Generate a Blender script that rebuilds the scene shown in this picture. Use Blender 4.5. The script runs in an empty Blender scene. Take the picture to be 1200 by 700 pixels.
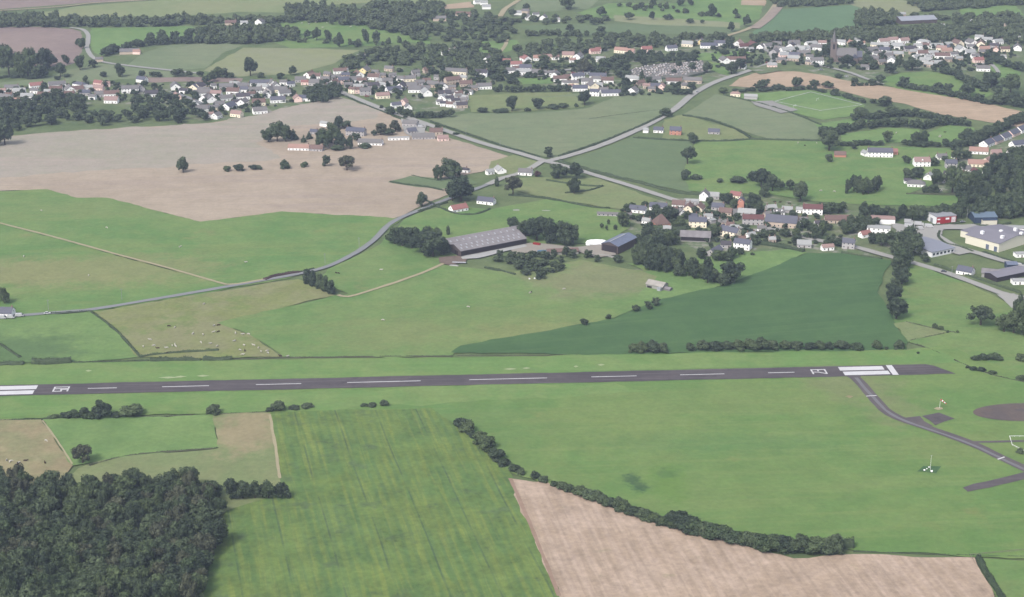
import bpy, bmesh, math, random
import numpy as np
from mathutils import Vector, Matrix, noise as mnoise
R = math.radians
random.seed(7)
scene = bpy.context.scene
C = scene.collection

# ---------------------------------------------------------------- camera, world, sun, exposure
CAM_H, FPX, PITCH = 418.0, 2000.0, 19.2
cam_d = bpy.data.cameras.new("camera")
cam = bpy.data.objects.new("camera", cam_d); C.objects.link(cam)
cam.location = (0, 0, CAM_H)
cam.rotation_euler = (R(90 - PITCH), 0, 0)
cam_d.sensor_width = 36.0; cam_d.lens = 36.0 * FPX / 1200.0
cam_d.clip_start = 1.0; cam_d.clip_end = 40000
scene.camera = cam

SUN_EL, SUN_AZ = 48.0, -142.0            # azimuth from +Y (view direction), negative = left
world = bpy.data.worlds.new("World"); scene.world = world; world.use_nodes = True
wn = world.node_tree; bg = wn.nodes["Background"]
sky = wn.nodes.new("ShaderNodeTexSky"); sky.sky_type = 'NISHITA'; sky.sun_disc = False
sky.sun_elevation = R(SUN_EL); sky.sun_rotation = R(SUN_AZ)
sky.air_density = 1.0; sky.dust_density = 3.0; sky.ozone_density = 1.0
hs = wn.nodes.new("ShaderNodeHueSaturation"); hs.inputs['Saturation'].default_value = 0.42   # cloud cover: a greyer sky
wn.links.new(sky.outputs[0], hs.inputs['Color']); wn.links.new(hs.outputs[0], bg.inputs['Color'])
bg.inputs['Strength'].default_value = 0.13
sd = bpy.data.lights.new("sun", 'SUN'); sd.energy = 1.5; sd.angle = R(12); sd.color = (1.0, 0.95, 0.87)
so = bpy.data.objects.new("sun", sd); C.objects.link(so)
sdir = Vector((math.sin(R(SUN_AZ)) * math.cos(R(SUN_EL)), math.cos(R(SUN_AZ)) * math.cos(R(SUN_EL)), math.sin(R(SUN_EL))))
so.rotation_euler = sdir.to_track_quat('Z', 'Y').to_euler(); so.location = (-800, -600, 900)
vs = scene.view_settings
vs.view_transform = 'Standard'; vs.look = 'None'; vs.gamma = 1.0; vs.exposure = 1.2; vs.use_curve_mapping = False
cy = scene.cycles
cy.max_bounces = 5; cy.diffuse_bounces = 2; cy.glossy_bounces = 2; cy.transmission_bounces = 2; cy.transparent_max_bounces = 4; cy.volume_bounces = 0
cy.use_denoising = True
HAZE_DENSITY, HAZE_COL = 0.000092, (0.46, 0.54, 0.74)

# ---------------------------------------------------------------- photo pixel -> ground point
_p = R(PITCH)
_f = Vector((0, math.cos(_p), -math.sin(_p))); _u = Vector((0, math.sin(_p), math.cos(_p)))
def G(px, py, z=0.0):
    d = _f + Vector((1, 0, 0)) * ((px - 600) / FPX) + _u * ((350 - py) / FPX)
    t = (CAM_H - z) / -d.z
    return Vector((d.x * t, d.y * t, z))
def S(py):                                # photo pixels per metre across the view at this ground row
    return (py + FPX * math.tan(_p) - 350) * math.cos(_p) / CAM_H
def DEP(py):
    return _p + math.atan((py - 350) / FPX)

# ---------------------------------------------------------------- object helpers
ORD = ("first second third fourth fifth sixth seventh eighth ninth tenth eleventh twelfth thirteenth fourteenth fifteenth sixteenth "
       "seventeenth eighteenth nineteenth twentieth").split()
def ordinal(n):
    if n <= 20: return ORD[n - 1]
    tens = {2: 'twenty', 3: 'thirty', 4: 'forty', 5: 'fifty', 6: 'sixty'}[n // 10]
    return tens + '-' + ORD[n % 10 - 1] if n % 10 else tens[:-1] + 'ieth'
def tag(o, label=None, cat=None, group=None, kind=None):
    if label: o['label'] = label
    if cat: o['category'] = cat
    if group: o['group'] = group
    if kind: o['kind'] = kind
    return o
def empty(name, loc, rz=0, scale=(1, 1, 1)):
    o = bpy.data.objects.new(name, None); C.objects.link(o)
    o.location = loc; o.rotation_euler = (0, 0, rz); o.scale = scale; o.empty_display_size = 1
    return o
def link(name, me, parent=None, mat=None, loc=None, rz=None):
    o = bpy.data.objects.new(name, me); C.objects.link(o)
    if parent is not None: o.parent = parent
    if loc is not None: o.location = loc
    if rz is not None: o.rotation_euler = (0, 0, rz)
    if mat is not None:
        if not me.materials: me.materials.append(None)
        o.material_slots[0].link = 'OBJECT'; o.material_slots[0].material = mat
    return o
class MB:
    """collects verts/faces, then becomes one mesh"""
    def __init__(s): s.v = []; s.f = []; s.m = []
    def face(s, pts, mi=0):
        n = len(s.v); s.v += [tuple(p) for p in pts]; s.f.append(tuple(range(n, n + len(pts)))); s.m.append(mi)
    def box(s, x0, x1, y0, y1, z0, z1, mi=0):
        n = len(s.v)
        s.v += [(x0,y0,z0),(x1,y0,z0),(x1,y1,z0),(x0,y1,z0),(x0,y0,z1),(x1,y0,z1),(x1,y1,z1),(x0,y1,z1)]
        for q in ((0,3,2,1),(4,5,6,7),(0,1,5,4),(1,2,6,5),(2,3,7,6),(3,0,4,7)):
            s.f.append(tuple(n + i for i in q)); s.m.append(mi)
    def prism(s, prof, x0, x1, mi=0):      # profile of (y,z), extruded along x
        n = len(s.v); k = len(prof)
        s.v += [(x0, y, z) for y, z in prof] + [(x1, y, z) for y, z in prof]
        for i in range(k):
            j = (i + 1) % k
            s.f.append((n + i, n + j, n + k + j, n + k + i)); s.m.append(mi)
        s.f.append(tuple(n + i for i in reversed(range(k)))); s.m.append(mi)
        s.f.append(tuple(n + k + i for i in range(k))); s.m.append(mi)
    def tube(s, a, b, r0, r1, n=8, mi=0, cap=True):
        a = Vector(a); b = Vector(b); q = (b - a).to_track_quat('Z', 'Y'); k = len(s.v)
        for p, r in ((a, r0), (b, r1)):
            for i in range(n):
                t = 2 * math.pi * i / n
                s.v.append(tuple(p + q @ Vector((r * math.cos(t), r * math.sin(t), 0))))
        for i in range(n):
            j = (i + 1) % n; s.f.append((k + i, k + j, k + n + j, k + n + i)); s.m.append(mi)
        if cap:
            s.f.append(tuple(k + n + i for i in range(n))); s.m.append(mi)
            s.f.append(tuple(k + i for i in reversed(range(n)))); s.m.append(mi)
    def cone(s, base, apex, mi=0):
        n = len(s.v); k = len(base); s.v += [tuple(p) for p in base] + [tuple(apex)]
        for i in range(k): s.f.append((n + i, n + (i + 1) % k, n + k)); s.m.append(mi)
        s.f.append(tuple(n + i for i in reversed(range(k)))); s.m.append(mi)
    def mesh(s, name, mats=()):
        me = bpy.data.meshes.new(name); me.from_pydata(s.v, [], s.f)
        for m in mats: me.materials.append(m)
        if any(s.m): me.polygons.foreach_set('material_index', s.m)
        bm = bmesh.new(); bm.from_mesh(me); bmesh.ops.recalc_face_normals(bm, faces=bm.faces); bm.to_mesh(me); bm.free()
        me.update(); return me
    def build(s, name, mat, parent=None, loc=None, rz=None):
        mats = mat if isinstance(mat, (list, tuple)) else [mat]
        o = bpy.data.objects.new(name, s.mesh(name, mats)); C.objects.link(o)
        if parent is not None: o.parent = parent
        if loc is not None: o.location = loc
        if rz is not None: o.rotation_euler = (0, 0, rz)
        return o
def np_mesh(name, verts, quads, tris=None, mats=(), midx=None, smooth=False):
    me = bpy.data.meshes.new(name)
    quads = np.asarray(quads, np.int32).reshape(-1, 4)
    tris = np.zeros((0, 3), np.int32) if tris is None else np.asarray(tris, np.int32).reshape(-1, 3)
    loops = np.concatenate([quads.ravel(), tris.ravel()])
    starts = np.concatenate([np.arange(len(quads)) * 4, len(quads) * 4 + np.arange(len(tris)) * 3])
    me.vertices.add(len(verts)); me.vertices.foreach_set('co', np.asarray(verts, np.float32).ravel())
    me.loops.add(len(loops)); me.loops.foreach_set('vertex_index', loops.astype(np.int32))
    me.polygons.add(len(starts)); me.polygons.foreach_set('loop_start', starts.astype(np.int32))
    for m in mats: me.materials.append(m)
    if midx is not None: me.polygons.foreach_set('material_index', np.asarray(midx, np.int32))
    me.update(calc_edges=True); me.validate()
    return me

# ---------------------------------------------------------------- materials
def lin(c):
    return tuple(((v / 255) / 12.92 if v / 255 <= .04045 else ((v / 255 + .055) / 1.055) ** 2.4) for v in c)
K_ALB = 0.43
def alb(c, k=None):
    k = K_ALB if k is None else k
    r, g, b = (v * k for v in lin(c))
    if c[1] > c[0] + 4 and c[1] > c[2] + 8: r, g, b = r * 1.06, g * 1.04, b * .90    # grass leans to yellow
    return (r, g, b, 1.0)
class NT:
    def __init__(s, name, rough=0.9, spec=0.15):
        s.m = bpy.data.materials.new(name); s.m.use_nodes = True; s.t = s.m.node_tree; s.n = s.t.nodes
        s.b = s.n["Principled BSDF"]; s.b.inputs['Roughness'].default_value = rough
        s.b.inputs['Specular IOR Level'].default_value = spec
    def new(s, t, **kw):
        n = s.n.new(t)
        for k, v in kw.items(): setattr(n, k, v)
        return n
    def L(s, a, b): s.t.links.new(a, b)
    def val(s, sock, v):
        if isinstance(v, bpy.types.NodeSocket): s.L(v, sock)
        else: sock.default_value = v
    def math(s, op, a, b=0.0, c=None, clamp=False):
        n = s.new("ShaderNodeMath", operation=op, use_clamp=clamp)
        s.val(n.inputs[0], a); s.val(n.inputs[1], b)
        if c is not None: s.val(n.inputs[2], c)
        return n.outputs[0]
    def mix(s, fac, a, b, mode='MIX'):
        n = s.new("ShaderNodeMix", data_type='RGBA', blend_type=mode); n.clamp_factor = True
        s.val(n.inputs[0], fac); s.val(n.inputs[6], a); s.val(n.inputs[7], b)
        return n.outputs[2]
    def noise(s, vec, scale, detail=2, rough=.55, dist=0.0):
        n = s.new("ShaderNodeTexNoise"); s.L(vec, n.inputs['Vector'])
        n.inputs['Scale'].default_value = scale; n.inputs['Detail'].default_value = detail
        n.inputs['Roughness'].default_value = rough; n.inputs['Distortion'].default_value = dist
        return n.outputs['Fac']
    def ramp(s, fac, a, b):                # smooth 0..1 between a and b
        n = s.new("ShaderNodeMapRange"); n.interpolation_type = 'SMOOTHSTEP'
        s.val(n.inputs['Value'], fac); n.inputs['From Min'].default_value = a; n.inputs['From Max'].default_value = b
        return n.outputs['Result']
    def drawn(s, ang, lng, wid):            # coordinates drawn out lng metres along a world angle, wid across it
        v = s.new("ShaderNodeTexCoord").outputs['Object']; m = s.new("ShaderNodeMapping", vector_type='TEXTURE'); s.L(v, m.inputs['Vector'])
        m.inputs['Rotation'].default_value = (0, 0, R(ang)); m.inputs['Scale'].default_value = (lng, wid, 1); return m.outputs[0]
    def coord(s, rot=0.0, scale=(1, 1, 1), world=False):
        if world: v = s.new("ShaderNodeNewGeometry").outputs['Position']
        else: v = s.new("ShaderNodeTexCoord").outputs['Object']
        if rot or scale != (1, 1, 1):
            m = s.new("ShaderNodeMapping"); s.L(v, m.inputs['Vector'])
            m.inputs['Rotation'].default_value = (0, 0, rot); m.inputs['Scale'].default_value = scale; v = m.outputs[0]
        return v
    def out(s, col):
        s.val(s.b.inputs['Base Color'], col); return s.m
def field_mat(name, c1, c2, patch=90, amount=1.0, grain=.20, stripes=(), wear=None, k=None, tram=None, streak=None, spots=()):
    """c1/c2: the field's two tones; stripes: (world angle deg, period m, strength, tone)"""
    t = NT(name, .95, .08); v = t.coord()
    a1, a2 = alb(c1, k), alb(c2, k)
    n1 = t.noise(v, 1 / patch, 4, .6, .6); n2 = t.noise(v, 1 / 14, 3, .65)
    f = t.math('ADD', t.math('MULTIPLY', n1, .65), t.math('MULTIPLY', n2, .35))
    col = t.mix(t.math('MULTIPLY', t.ramp(f, .38, .62), amount), a1, a2)
    for (ang, per, st, tone) in stripes:
        w = t.coord(-R(ang)); sep = t.new("ShaderNodeSeparateXYZ"); t.L(w, sep.inputs[0])
        wob = t.math('MULTIPLY', t.noise(v, 1 / 90, 1), min(per * .8, 4))
        ph = t.math('MULTIPLY', t.math('ADD', sep.outputs[1], wob), 2 * math.pi / per)
        sn = t.math('MULTIPLY_ADD', t.math('SINE', ph), .5, .5)
        brk = t.ramp(t.noise(v, 1 / 60, 3), .3, .6)
        col = t.mix(t.math('MULTIPLY', t.math('MULTIPLY', t.ramp(sn, .35, .9), brk), st), col, alb(tone, k))
    if streak:                              # irregular streaks drawn out along one direction
        ang, wid, lng, st, tone = streak
        w = t.drawn(ang, lng, wid)
        col = t.mix(t.math('MULTIPLY', t.ramp(t.noise(w, 1.0, 3, .6), .48, .68), st), col, alb(tone, k))
    if tram:                                # narrow wheel tracks
        ang, per, wid, st, tone = tram
        w = t.coord(-R(ang)); sep = t.new("ShaderNodeSeparateXYZ"); t.L(w, sep.inputs[0])
        wob = t.math('MULTIPLY', t.noise(v, 1 / 120, 1), 2.5)
        fr = t.math('FRACT', t.math('DIVIDE', t.math('ADD', sep.outputs[1], wob), per))
        ln = t.math('SUBTRACT', 1.0, t.ramp(t.math('ABSOLUTE', t.math('SUBTRACT', fr, .5)), wid / per * .4, wid / per * .8))
        col = t.mix(t.math('MULTIPLY', ln, t.math('MULTIPLY', t.ramp(t.noise(v, 1 / 30, 2), .3, .6), st)), col, alb(tone, k))
    if wear:                                # bare or trampled patches
        th, tone, sc = wear
        col = t.mix(t.math('MULTIPLY', t.ramp(t.noise(v, 1 / sc, 5, .65), th, th + .12), .8), col, alb(tone, k))
    for (sx, sy, rx, ry, st, tone) in spots:  # worn or rank spots with a ragged rim: photo point, radii in metres
        c = G(sx, sy); m = t.new("ShaderNodeVectorMath", operation='SUBTRACT'); t.L(v, m.inputs[0]); m.inputs[1].default_value = c
        d = t.new("ShaderNodeVectorMath", operation='MULTIPLY'); t.L(m.outputs[0], d.inputs[0]); d.inputs[1].default_value = (1 / rx, 1 / ry, 0)
        ln = t.new("ShaderNodeVectorMath", operation='LENGTH'); t.L(d.outputs[0], ln.inputs[0])
        dd = t.math('ADD', ln.outputs['Value'], t.math('MULTIPLY', t.math('SUBTRACT', t.noise(v, 2.2 / min(rx, ry), 5, .7), .5), 2.2))
        col = t.mix(t.math('MULTIPLY', t.math('SUBTRACT', 1.0, t.ramp(dd, .35, 1.15)), st), col, alb(tone, k))
    g1 = t.noise(v, .30, 4, .75); g2 = t.noise(v, .055, 3, .6)
    g = t.math('ADD', t.math('MULTIPLY', g1, .6), t.math('MULTIPLY', g2, .4))
    gr = t.math('MULTIPLY_ADD', t.math('SUBTRACT', g, .5), grain * 4.2, 1.0)
    cc = t.new("ShaderNodeCombineXYZ")
    for i in range(3): t.L(gr, cc.inputs[i])
    m = t.out(t.mix(1.0, col, cc.outputs[0], 'MULTIPLY'))
    return m
def plain(name, c, rough=.8, var=.18, sc=.6, spec=.2, k=None, metal=0.0):
    t = NT(name, rough, spec); v = t.coord(world=True); a = alb(c, k)
    n = t.math('ADD', t.math('MULTIPLY', t.noise(v, sc, 3, .6), .6), t.math('MULTIPLY', t.noise(v, sc * .15, 2), .4))
    g = t.math('MULTIPLY_ADD', t.math('SUBTRACT', n, .5), var * 3, 1.0)
    cc = t.new("ShaderNodeCombineXYZ")
    for i in range(3): t.L(g, cc.inputs[i])
    t.b.inputs['Metallic'].default_value = metal
    return t.out(t.mix(1.0, a, cc.outputs[0], 'MULTIPLY'))
def foliage(name, c1, c2, c3, k=1.0):
    t = NT(name, .75, .12); v = t.coord(world=True)
    big = t.noise(v, .055, 2); sm = t.noise(v, .42, 3, .65)
    oi = t.new("ShaderNodeObjectInfo").outputs['Random']
    col = t.mix(t.ramp(t.math('MULTIPLY_ADD', oi, .62, t.math('MULTIPLY', big, .38)), .25, .75), c1 + (1,), c2 + (1,))
    col = t.mix(t.math('MULTIPLY', t.ramp(sm, .5, .75), .65), col, c3 + (1,))
    isl = t.new("ShaderNodeNewGeometry").outputs['Random Per Island']
    g = t.math('MULTIPLY_ADD', isl, .5, .75); g = t.math('MULTIPLY', g, k)
    cc = t.new("ShaderNodeCombineXYZ")
    for i in range(3): t.L(g, cc.inputs[i])
    return t.out(t.mix(1.0, col, cc.outputs[0], 'MULTIPLY'))
# ================================================================ the ground
_z = [0.0]
def sheet(name, pts, mat, jit=1.7, step=7.0, z=None, world=False):
    """one flat field: outline from photo pixels, put on the ground, its edge made slightly uneven"""
    P = [Vector(p) for p in pts] if world else [G(*p) for p in pts]
    if z is None: _z[0] += 0.012; z = _z[0]
    out = []; rnd = random.Random(len(pts) * 31 + int(P[0].x))
    for i, a in enumerate(P):
        b = P[(i + 1) % len(P)]; d = b - a; n = max(1, int(d.length / step)); nn = Vector((-d.y, d.x, 0)).normalized() if d.length else d
        for k in range(n):
            p = a + d * (k / n)
            j = (mnoise.noise(Vector((p.x * .03, p.y * .03, 3.1))) * 1.6 + mnoise.noise(Vector((p.x * .15, p.y * .15, 7.7))) * .8 + rnd.uniform(-.35, .35)) * jit if k else 0
            out.append((p.x + nn.x * j, p.y + nn.y * j, z))
    me = bpy.data.meshes.new(name); me.from_pydata(out, [], [tuple(range(len(out)))]); me.materials.append(mat)
    bm = bmesh.new(); bm.from_mesh(me); bmesh.ops.triangulate(bm, faces=bm.faces, ngon_method='EAR_CLIP')
    for f in bm.faces:
        if f.normal.z < 0: f.normal_flip()
    bm.to_mesh(me); bm.free()
    o = bpy.data.objects.new(name, me); C.objects.link(o); o['kind'] = 'structure'
    return o
def spline(P, step=6.0):
    out = []
    for i in range(len(P) - 1):
        p0 = P[max(i - 1, 0)]; p1 = P[i]; p2 = P[i + 1]; p3 = P[min(i + 2, len(P) - 1)]
        n = max(2, int((p2 - p1).length / step))
        for k in range(n):
            t = k / n
            out.append(.5 * ((2 * p1) + (p2 - p0) * t + (2 * p0 - 5 * p1 + 4 * p2 - p3) * t * t + (3 * p1 - p0 - 3 * p2 + p3) * t ** 3))
    out.append(P[-1]); return out
def ribbon(name, pts, width, mat, jit=.25, z=None, off=0.0, world=False):
    P = spline([Vector(p) for p in pts] if world else [G(*p) for p in pts])
    if z is None: _z[0] += 0.012; z = _z[0]
    v = []; q = []; rnd = random.Random(int(abs(P[0].x)) + 5)
    for i, p in enumerate(P):
        d = (P[min(i + 1, len(P) - 1)] - P[max(i - 1, 0)]).normalized(); n = Vector((-d.y, d.x, 0))
        w = width / 2
        a = p + n * (off + w + rnd.uniform(-jit, jit)); b = p + n * (off - w + rnd.uniform(-jit, jit))
        v += [(a.x, a.y, z), (b.x, b.y, z)]
        if i: k = 2 * i; q.append((k - 2, k - 1, k + 1, k))
    o = bpy.data.objects.new(name, np_mesh(name, v, q, mats=[mat])); C.objects.link(o); o['kind'] = 'structure'
    return o

GRASS = (122, 158, 100)
m_ground = field_mat('ground_green', (108, 128, 92), (126, 142, 104), patch=60, grain=.3, wear=(.62, (150, 148, 132), 40))
v = [(-9000, -1500, 0), (9000, -1500, 0), (9000, 14000, 0), (-9000, 14000, 0)]
g = bpy.data.objects.new('ground', np_mesh('ground', v, [(0, 1, 2, 3)], mats=[m_ground])); C.objects.link(g); g['kind'] = 'structure'

# ---- field materials
fm = field_mat
M_pink = fm('ploughed_pink', (178, 158, 148), (165, 146, 140), patch=120, stripes=[(5, 9, .25, (150, 135, 128))])
M_palegreen = fm('pale_meadow', (150, 165, 124), (160, 168, 130), patch=150)
M_bright = fm('bright_meadow', (138, 168, 110), (122, 156, 100), patch=60, grain=.24, wear=(.62, (150, 162, 114), 40), spots=[(10, 412, 60, 40, .8, (102, 132, 92)), (50, 412, 30, 22, .5, (106, 136, 94))])
M_greygreen = fm('grey_green_crop', (136, 153, 122), (150, 160, 132), patch=130, amount=.8, streak=(8, 7, 90, .45, (124, 144, 116)))
M_greygreen2 = fm('dull_crop', (119, 141, 108), (126, 145, 114), patch=110, streak=(-20, 9, 60, .4, (126, 142, 106)))
M_straw = fm('straw_meadow', (168, 172, 136), (160, 168, 130), patch=110)
M_teal = fm('blue_green_crop', (122, 154, 120), (114, 146, 114), patch=160)
M_stub = fm('stubble', (206, 182, 156), (192, 170, 144), patch=60, k=.5, stripes=[(-15, 9, .45, (172, 150, 124))], wear=(.62, (160, 150, 116), 50))
M_brown = fm('bare_tilled_soil', (196, 180, 160), (184, 168, 148), patch=110, k=.5, streak=(3, 14, 150, .6, (178, 162, 150)), stripes=[(3, 8, .12, (160, 148, 134))])
M_browngreen = fm('sprouting_soil', (186, 176, 162), (176, 172, 152), patch=110, k=.48, streak=(4, 16, 170, .6, (196, 180, 168)))
M_pasture = fm('pasture', (114, 154, 94), (134, 162, 104), patch=70, grain=.24, streak=(6, 16, 110, .6, (142, 162, 106)), wear=(.60, (150, 158, 110), 70),
    spots=[(60, 320, 130, 45, .95, (156, 161, 118)), (160, 312, 80, 35, .85, (150, 160, 114)), (150, 246, 110, 35, .4, (146, 162, 112)), (60, 242, 80, 30, .35, (144, 162, 110))])
M_pasture2 = fm('fresh_pasture', (118, 154, 96), (136, 162, 106), patch=60, grain=.24, streak=(10, 12, 70, .5, (142, 160, 108)), wear=(.63, (152, 160, 112), 50),
    spots=[(705, 328, 75, 55, .65, (162, 158, 122)), (575, 380, 100, 45, .35, (150, 160, 112)), (640, 390, 70, 26, .5, (156, 161, 114)), (1150, 345, 60, 40, .4, (150, 156, 112)), (450, 395, 60, 40, .4, (148, 158, 112))])
M_tan = fm('dry_pasture', (148, 158, 108), (160, 161, 118), patch=50, grain=.28, wear=(.52, (134, 154, 98), 32))
M_blue = fm('dark_maize', (94, 128, 86), (86, 120, 82), patch=70, grain=.16, streak=(14, 5, 120, .5, (106, 136, 94)), tram=(14, 36, .9, .5, (78, 110, 78)), wear=(.62, (108, 134, 92), 40))
M_air = fm('airfield_grass', (116, 153, 92), (132, 160, 100), patch=85, grain=.22, streak=(4, 6, 110, .55, (140, 163, 106)), wear=(.61, (144, 158, 104), 45),
    spots=[(740, 563, 6, 9, 1.0, (80, 112, 80)), (750, 572, 6, 8, 1.0, (80, 112, 80)), (784, 568, 14, 30, 1.0, (116, 154, 84)), (782, 556, 8, 8, .7, (98, 132, 84)), (1000, 452, 34, 40, .55, (150, 152, 112)), (1045, 482, 22, 34, .5, (152, 156, 112)),
           (690, 505, 70, 45, .35, (142, 160, 104)), (640, 575, 40, 30, .3, (144, 158, 104)), (900, 570, 90, 60, .25, (140, 160, 104)), (1120, 525, 50, 30, .3, (146, 156, 108)), (880, 470, 120, 30, .3, (142, 160, 106)), (560, 500, 50, 50, .3, (106, 148, 92)), (850, 520, 90, 20, .3, (104, 146, 96))])
M_airn = fm('mown_verge_grass', (122, 160, 98), (140, 166, 108), patch=55, streak=(2, 5, 90, .35, (140, 172, 112)))
ANG_S = math.degrees(math.atan2(*((G(545, 552) - G(615, 697)).yx)))      # the way the lower fields are worked
ANG_B = math.degrees(math.atan2(*((G(600, 560) - G(655, 700)).yx)))
M_strip = fm('striped_meadow', (108, 140, 86), (124, 148, 86), patch=45, grain=.42,
             stripes=[(ANG_S, 19, .45, (138, 158, 92)), (ANG_S, 5.0, .5, (98, 130, 90))], tram=(ANG_S, 25, .9, .7, (88, 112, 90)), streak=(ANG_S, 3, 55, .5, (150, 164, 92)), wear=(.56, (104, 126, 92), 20))
M_stub2 = fm('harvested_stubble', (207, 185, 165), (193, 171, 149), patch=34, grain=.36, k=.48,
             stripes=[(ANG_B + 1, 8, .4, (216, 194, 176)), (ANG_B + 1, 3.6, .3, (180, 158, 140))], streak=(ANG_B + 1, 4, 50, .7, (178, 158, 138)), wear=(.62, (168, 160, 128), 18))
M_beige = fm('dry_grass_paddock', (180, 166, 130), (162, 162, 120), patch=30, grain=.32, wear=(.56, (150, 158, 106), 45))
M_soft = fm('hay_meadow', (140, 157, 114), (149, 159, 120), patch=50, grain=.25, wear=(.58, (134, 154, 102), 30), spots=[(290, 505, 26, 42, .8, (184, 168, 134))])
M_yard = plain('yard_gravel', (186, 178, 166), .95, .16, .4)
M_road = plain('pale_asphalt', (192, 190, 184), .9, .10, .5)
M_roadd = plain('grey_asphalt', (160, 162, 164), .9, .10, .5)
ANG_R = math.degrees(math.atan2(*((G(1111, 433.6) - G(-70, 460.8)).yx)))
M_track = plain('sandy_track', (196, 184, 150), .95, .15, .5)
M_run = fm('runway_asphalt', (100, 94, 97), (113, 106, 108), patch=60, grain=.16, streak=(ANG_R, 2.2, 70, .7, (128, 120, 122)), wear=(.60, (82, 76, 84), 30))
M_circ = fm('worn_tarmac', (118, 108, 106), (126, 112, 104), patch=14, grain=.2, wear=(.6, (104, 100, 106), 12))
M_paint = plain('road_paint', (220, 219, 222), .8, .16, .5, k=.56)
M_bare = fm('village_gardens', (112, 134, 98), (132, 142, 112), patch=22, grain=.3, wear=(.52, (182, 178, 168), 16))

# ---- far fields
F = lambda n, p, m, **k: sheet(n, p, m, **k)
F('field', [(-80, -40), (240, -40), (185, 0), (100, 3.5), (0, 11), (-80, 15)], M_pink)
F('field', [(-80, 30), (58, 13.5), (90, 7.5), (190, 0), (240, -30), (470, -40), (440, 3), (350, 8), (335, 15), (280, 14), (195, 20), (100, 20), (62, 24)], M_palegreen)
F('field', [(-60, 33), (45, 31.5), (85, 34), (95, 37), (98, 55), (87, 74), (75, 78), (-60, 78)], M_pink)
F('field', [(106, 33), (225, 31), (236, 40), (215, 44), (172, 50), (140, 56), (120, 66), (110, 62), (105, 45)], M_bright)
F('field', [(150, 76), (168, 62), (200, 53), (245, 50), (285, 53), (262, 62), (240, 80), (205, 83)], M_greygreen)
F('field', [(-40, 99), (0, 97), (60, 90), (80, 82), (120, 75), (150, 77.5), (200, 83), (238, 83), (235, 92), (160, 92), (100, 96), (0, 102)], M_greygreen)
F('field', [(238, 83), (285, 56), (360, 57), (422, 59), (402, 68), (390, 75), (345, 87), (275, 90)], M_straw)
F('field', [(163, 91), (230, 90.5), (262, 91), (285, 92), (280, 97), (225, 96), (168, 97)], M_pink)
F('field', [(320, 28), (345, 24), (420, 26), (480, 36), (482, 52), (440, 54), (340, 57), (318, 48)], M_pasture2)
F('field', [(602, 12), (618, -20), (720, -20), (700, 2), (690, 10), (640, 14)], M_greygreen)
F('field', [(676, 15), (715, 4), (800, 4), (880, -20), (900, -20), (890, 22), (860, 33), (760, 28), (720, 22), (690, 20)], M_bright)
F('field', [(720, 18), (790, 22), (868, 27), (866, 34), (800, 33), (720, 25)], M_straw)
F('field', [(903, 12), (1000, 6), (1018, 14), (1010, 32), (960, 40), (900, 42), (878, 42), (895, 28)], M_teal)
F('field', [(604, 31), (660, 28), (720, 28), (850, 32), (868, 34), (858, 40), (720, 40), (640, 40)], M_greygreen2)
F('field', [(990, 4), (1010, -10), (1085, 6), (1084, 12), (1062, 19), (1040, 18), (1010, 10)], M_straw)
F('field', [(1124, 10), (1190, 6), (1200, 18), (1140, 22), (1128, 18)], M_bright)
F('field', [(870, -4), (900, -6), (897, 7), (868, 6)], M_stub)
F('field', [(515, 5), (552, 2), (556, 9), (520, 11)], M_stub)
F('field', [(470, -10), (560, -12), (555, 2), (500, 8), (470, 4)], M_palegreen)
F('field', [(480, 42), (506, 44), (504, 52), (480, 50)], M_bright)
F('field', [(556, 50), (605, 47), (612, 56), (590, 62), (555, 64)], M_bright)
F('field', [(806, 63), (880, 60), (876, 67), (858, 71), (812, 71)], M_bright)
F('field', [(830, 72), (850, 76), (856, 90), (842, 86), (828, 78)], M_pasture2)
F('field', [(545, 113), (600, 110), (668, 108), (682, 120), (684, 126), (640, 129), (600, 132), (552, 132)], M_soft)
F('field', [(607, 93), (650, 90.5), (648, 98), (612, 99)], M_bright)
F('field', [(700, 112), (610, 116), (700, 108), (785, 108), (800, 112), (760, 113), (722, 115)], M_greygreen)
F('field', [(854, 101), (866, 92), (890, 84), (930, 84), (962, 88), (1000, 96), (1040, 102), (1100, 110), (1140, 118), (1210, 134), (1215, 153), (1150, 142), (1100, 134), (1060, 122), (1020, 116), (980, 106), (940, 102), (880, 103)], M_stub)
F('field', [(850, 112), (900, 109), (945, 106), (985, 110), (1014, 124), (1002, 136), (965, 141), (930, 132), (895, 122), (868, 116)], M_bright)
F('field', [(1034, 92), (1055, 86), (1092, 84), (1115, 88), (1150, 102), (1166, 111), (1145, 119), (1100, 112), (1050, 104), (1034, 98)], M_pasture2)
F('field', [(1158, 70), (1185, 80), (1197, 86), (1190, 93), (1170, 91), (1158, 80)], M_bright)
F('field', [(800, 136), (838, 111), (850, 112), (895, 122), (935, 134), (968, 152), (958, 164), (900, 163), (860, 151), (828, 141)], M_greygreen)
F('field', [(985, 158), (1040, 150), (1078, 152), (1076, 166), (1030, 169), (988, 166)], M_bright)
F('field', [(1082, 158), (1110, 147), (1142, 150), (1142, 160), (1112, 171), (1088, 168)], M_bright)
F('field', [(955, 146), (1000, 139), (1032, 141), (1000, 150), (965, 154)], M_bright)
F('garden_ground', [(778, 141), (800, 135), (862, 152), (882, 164), (815, 166), (776, 164)], M_soft)
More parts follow.
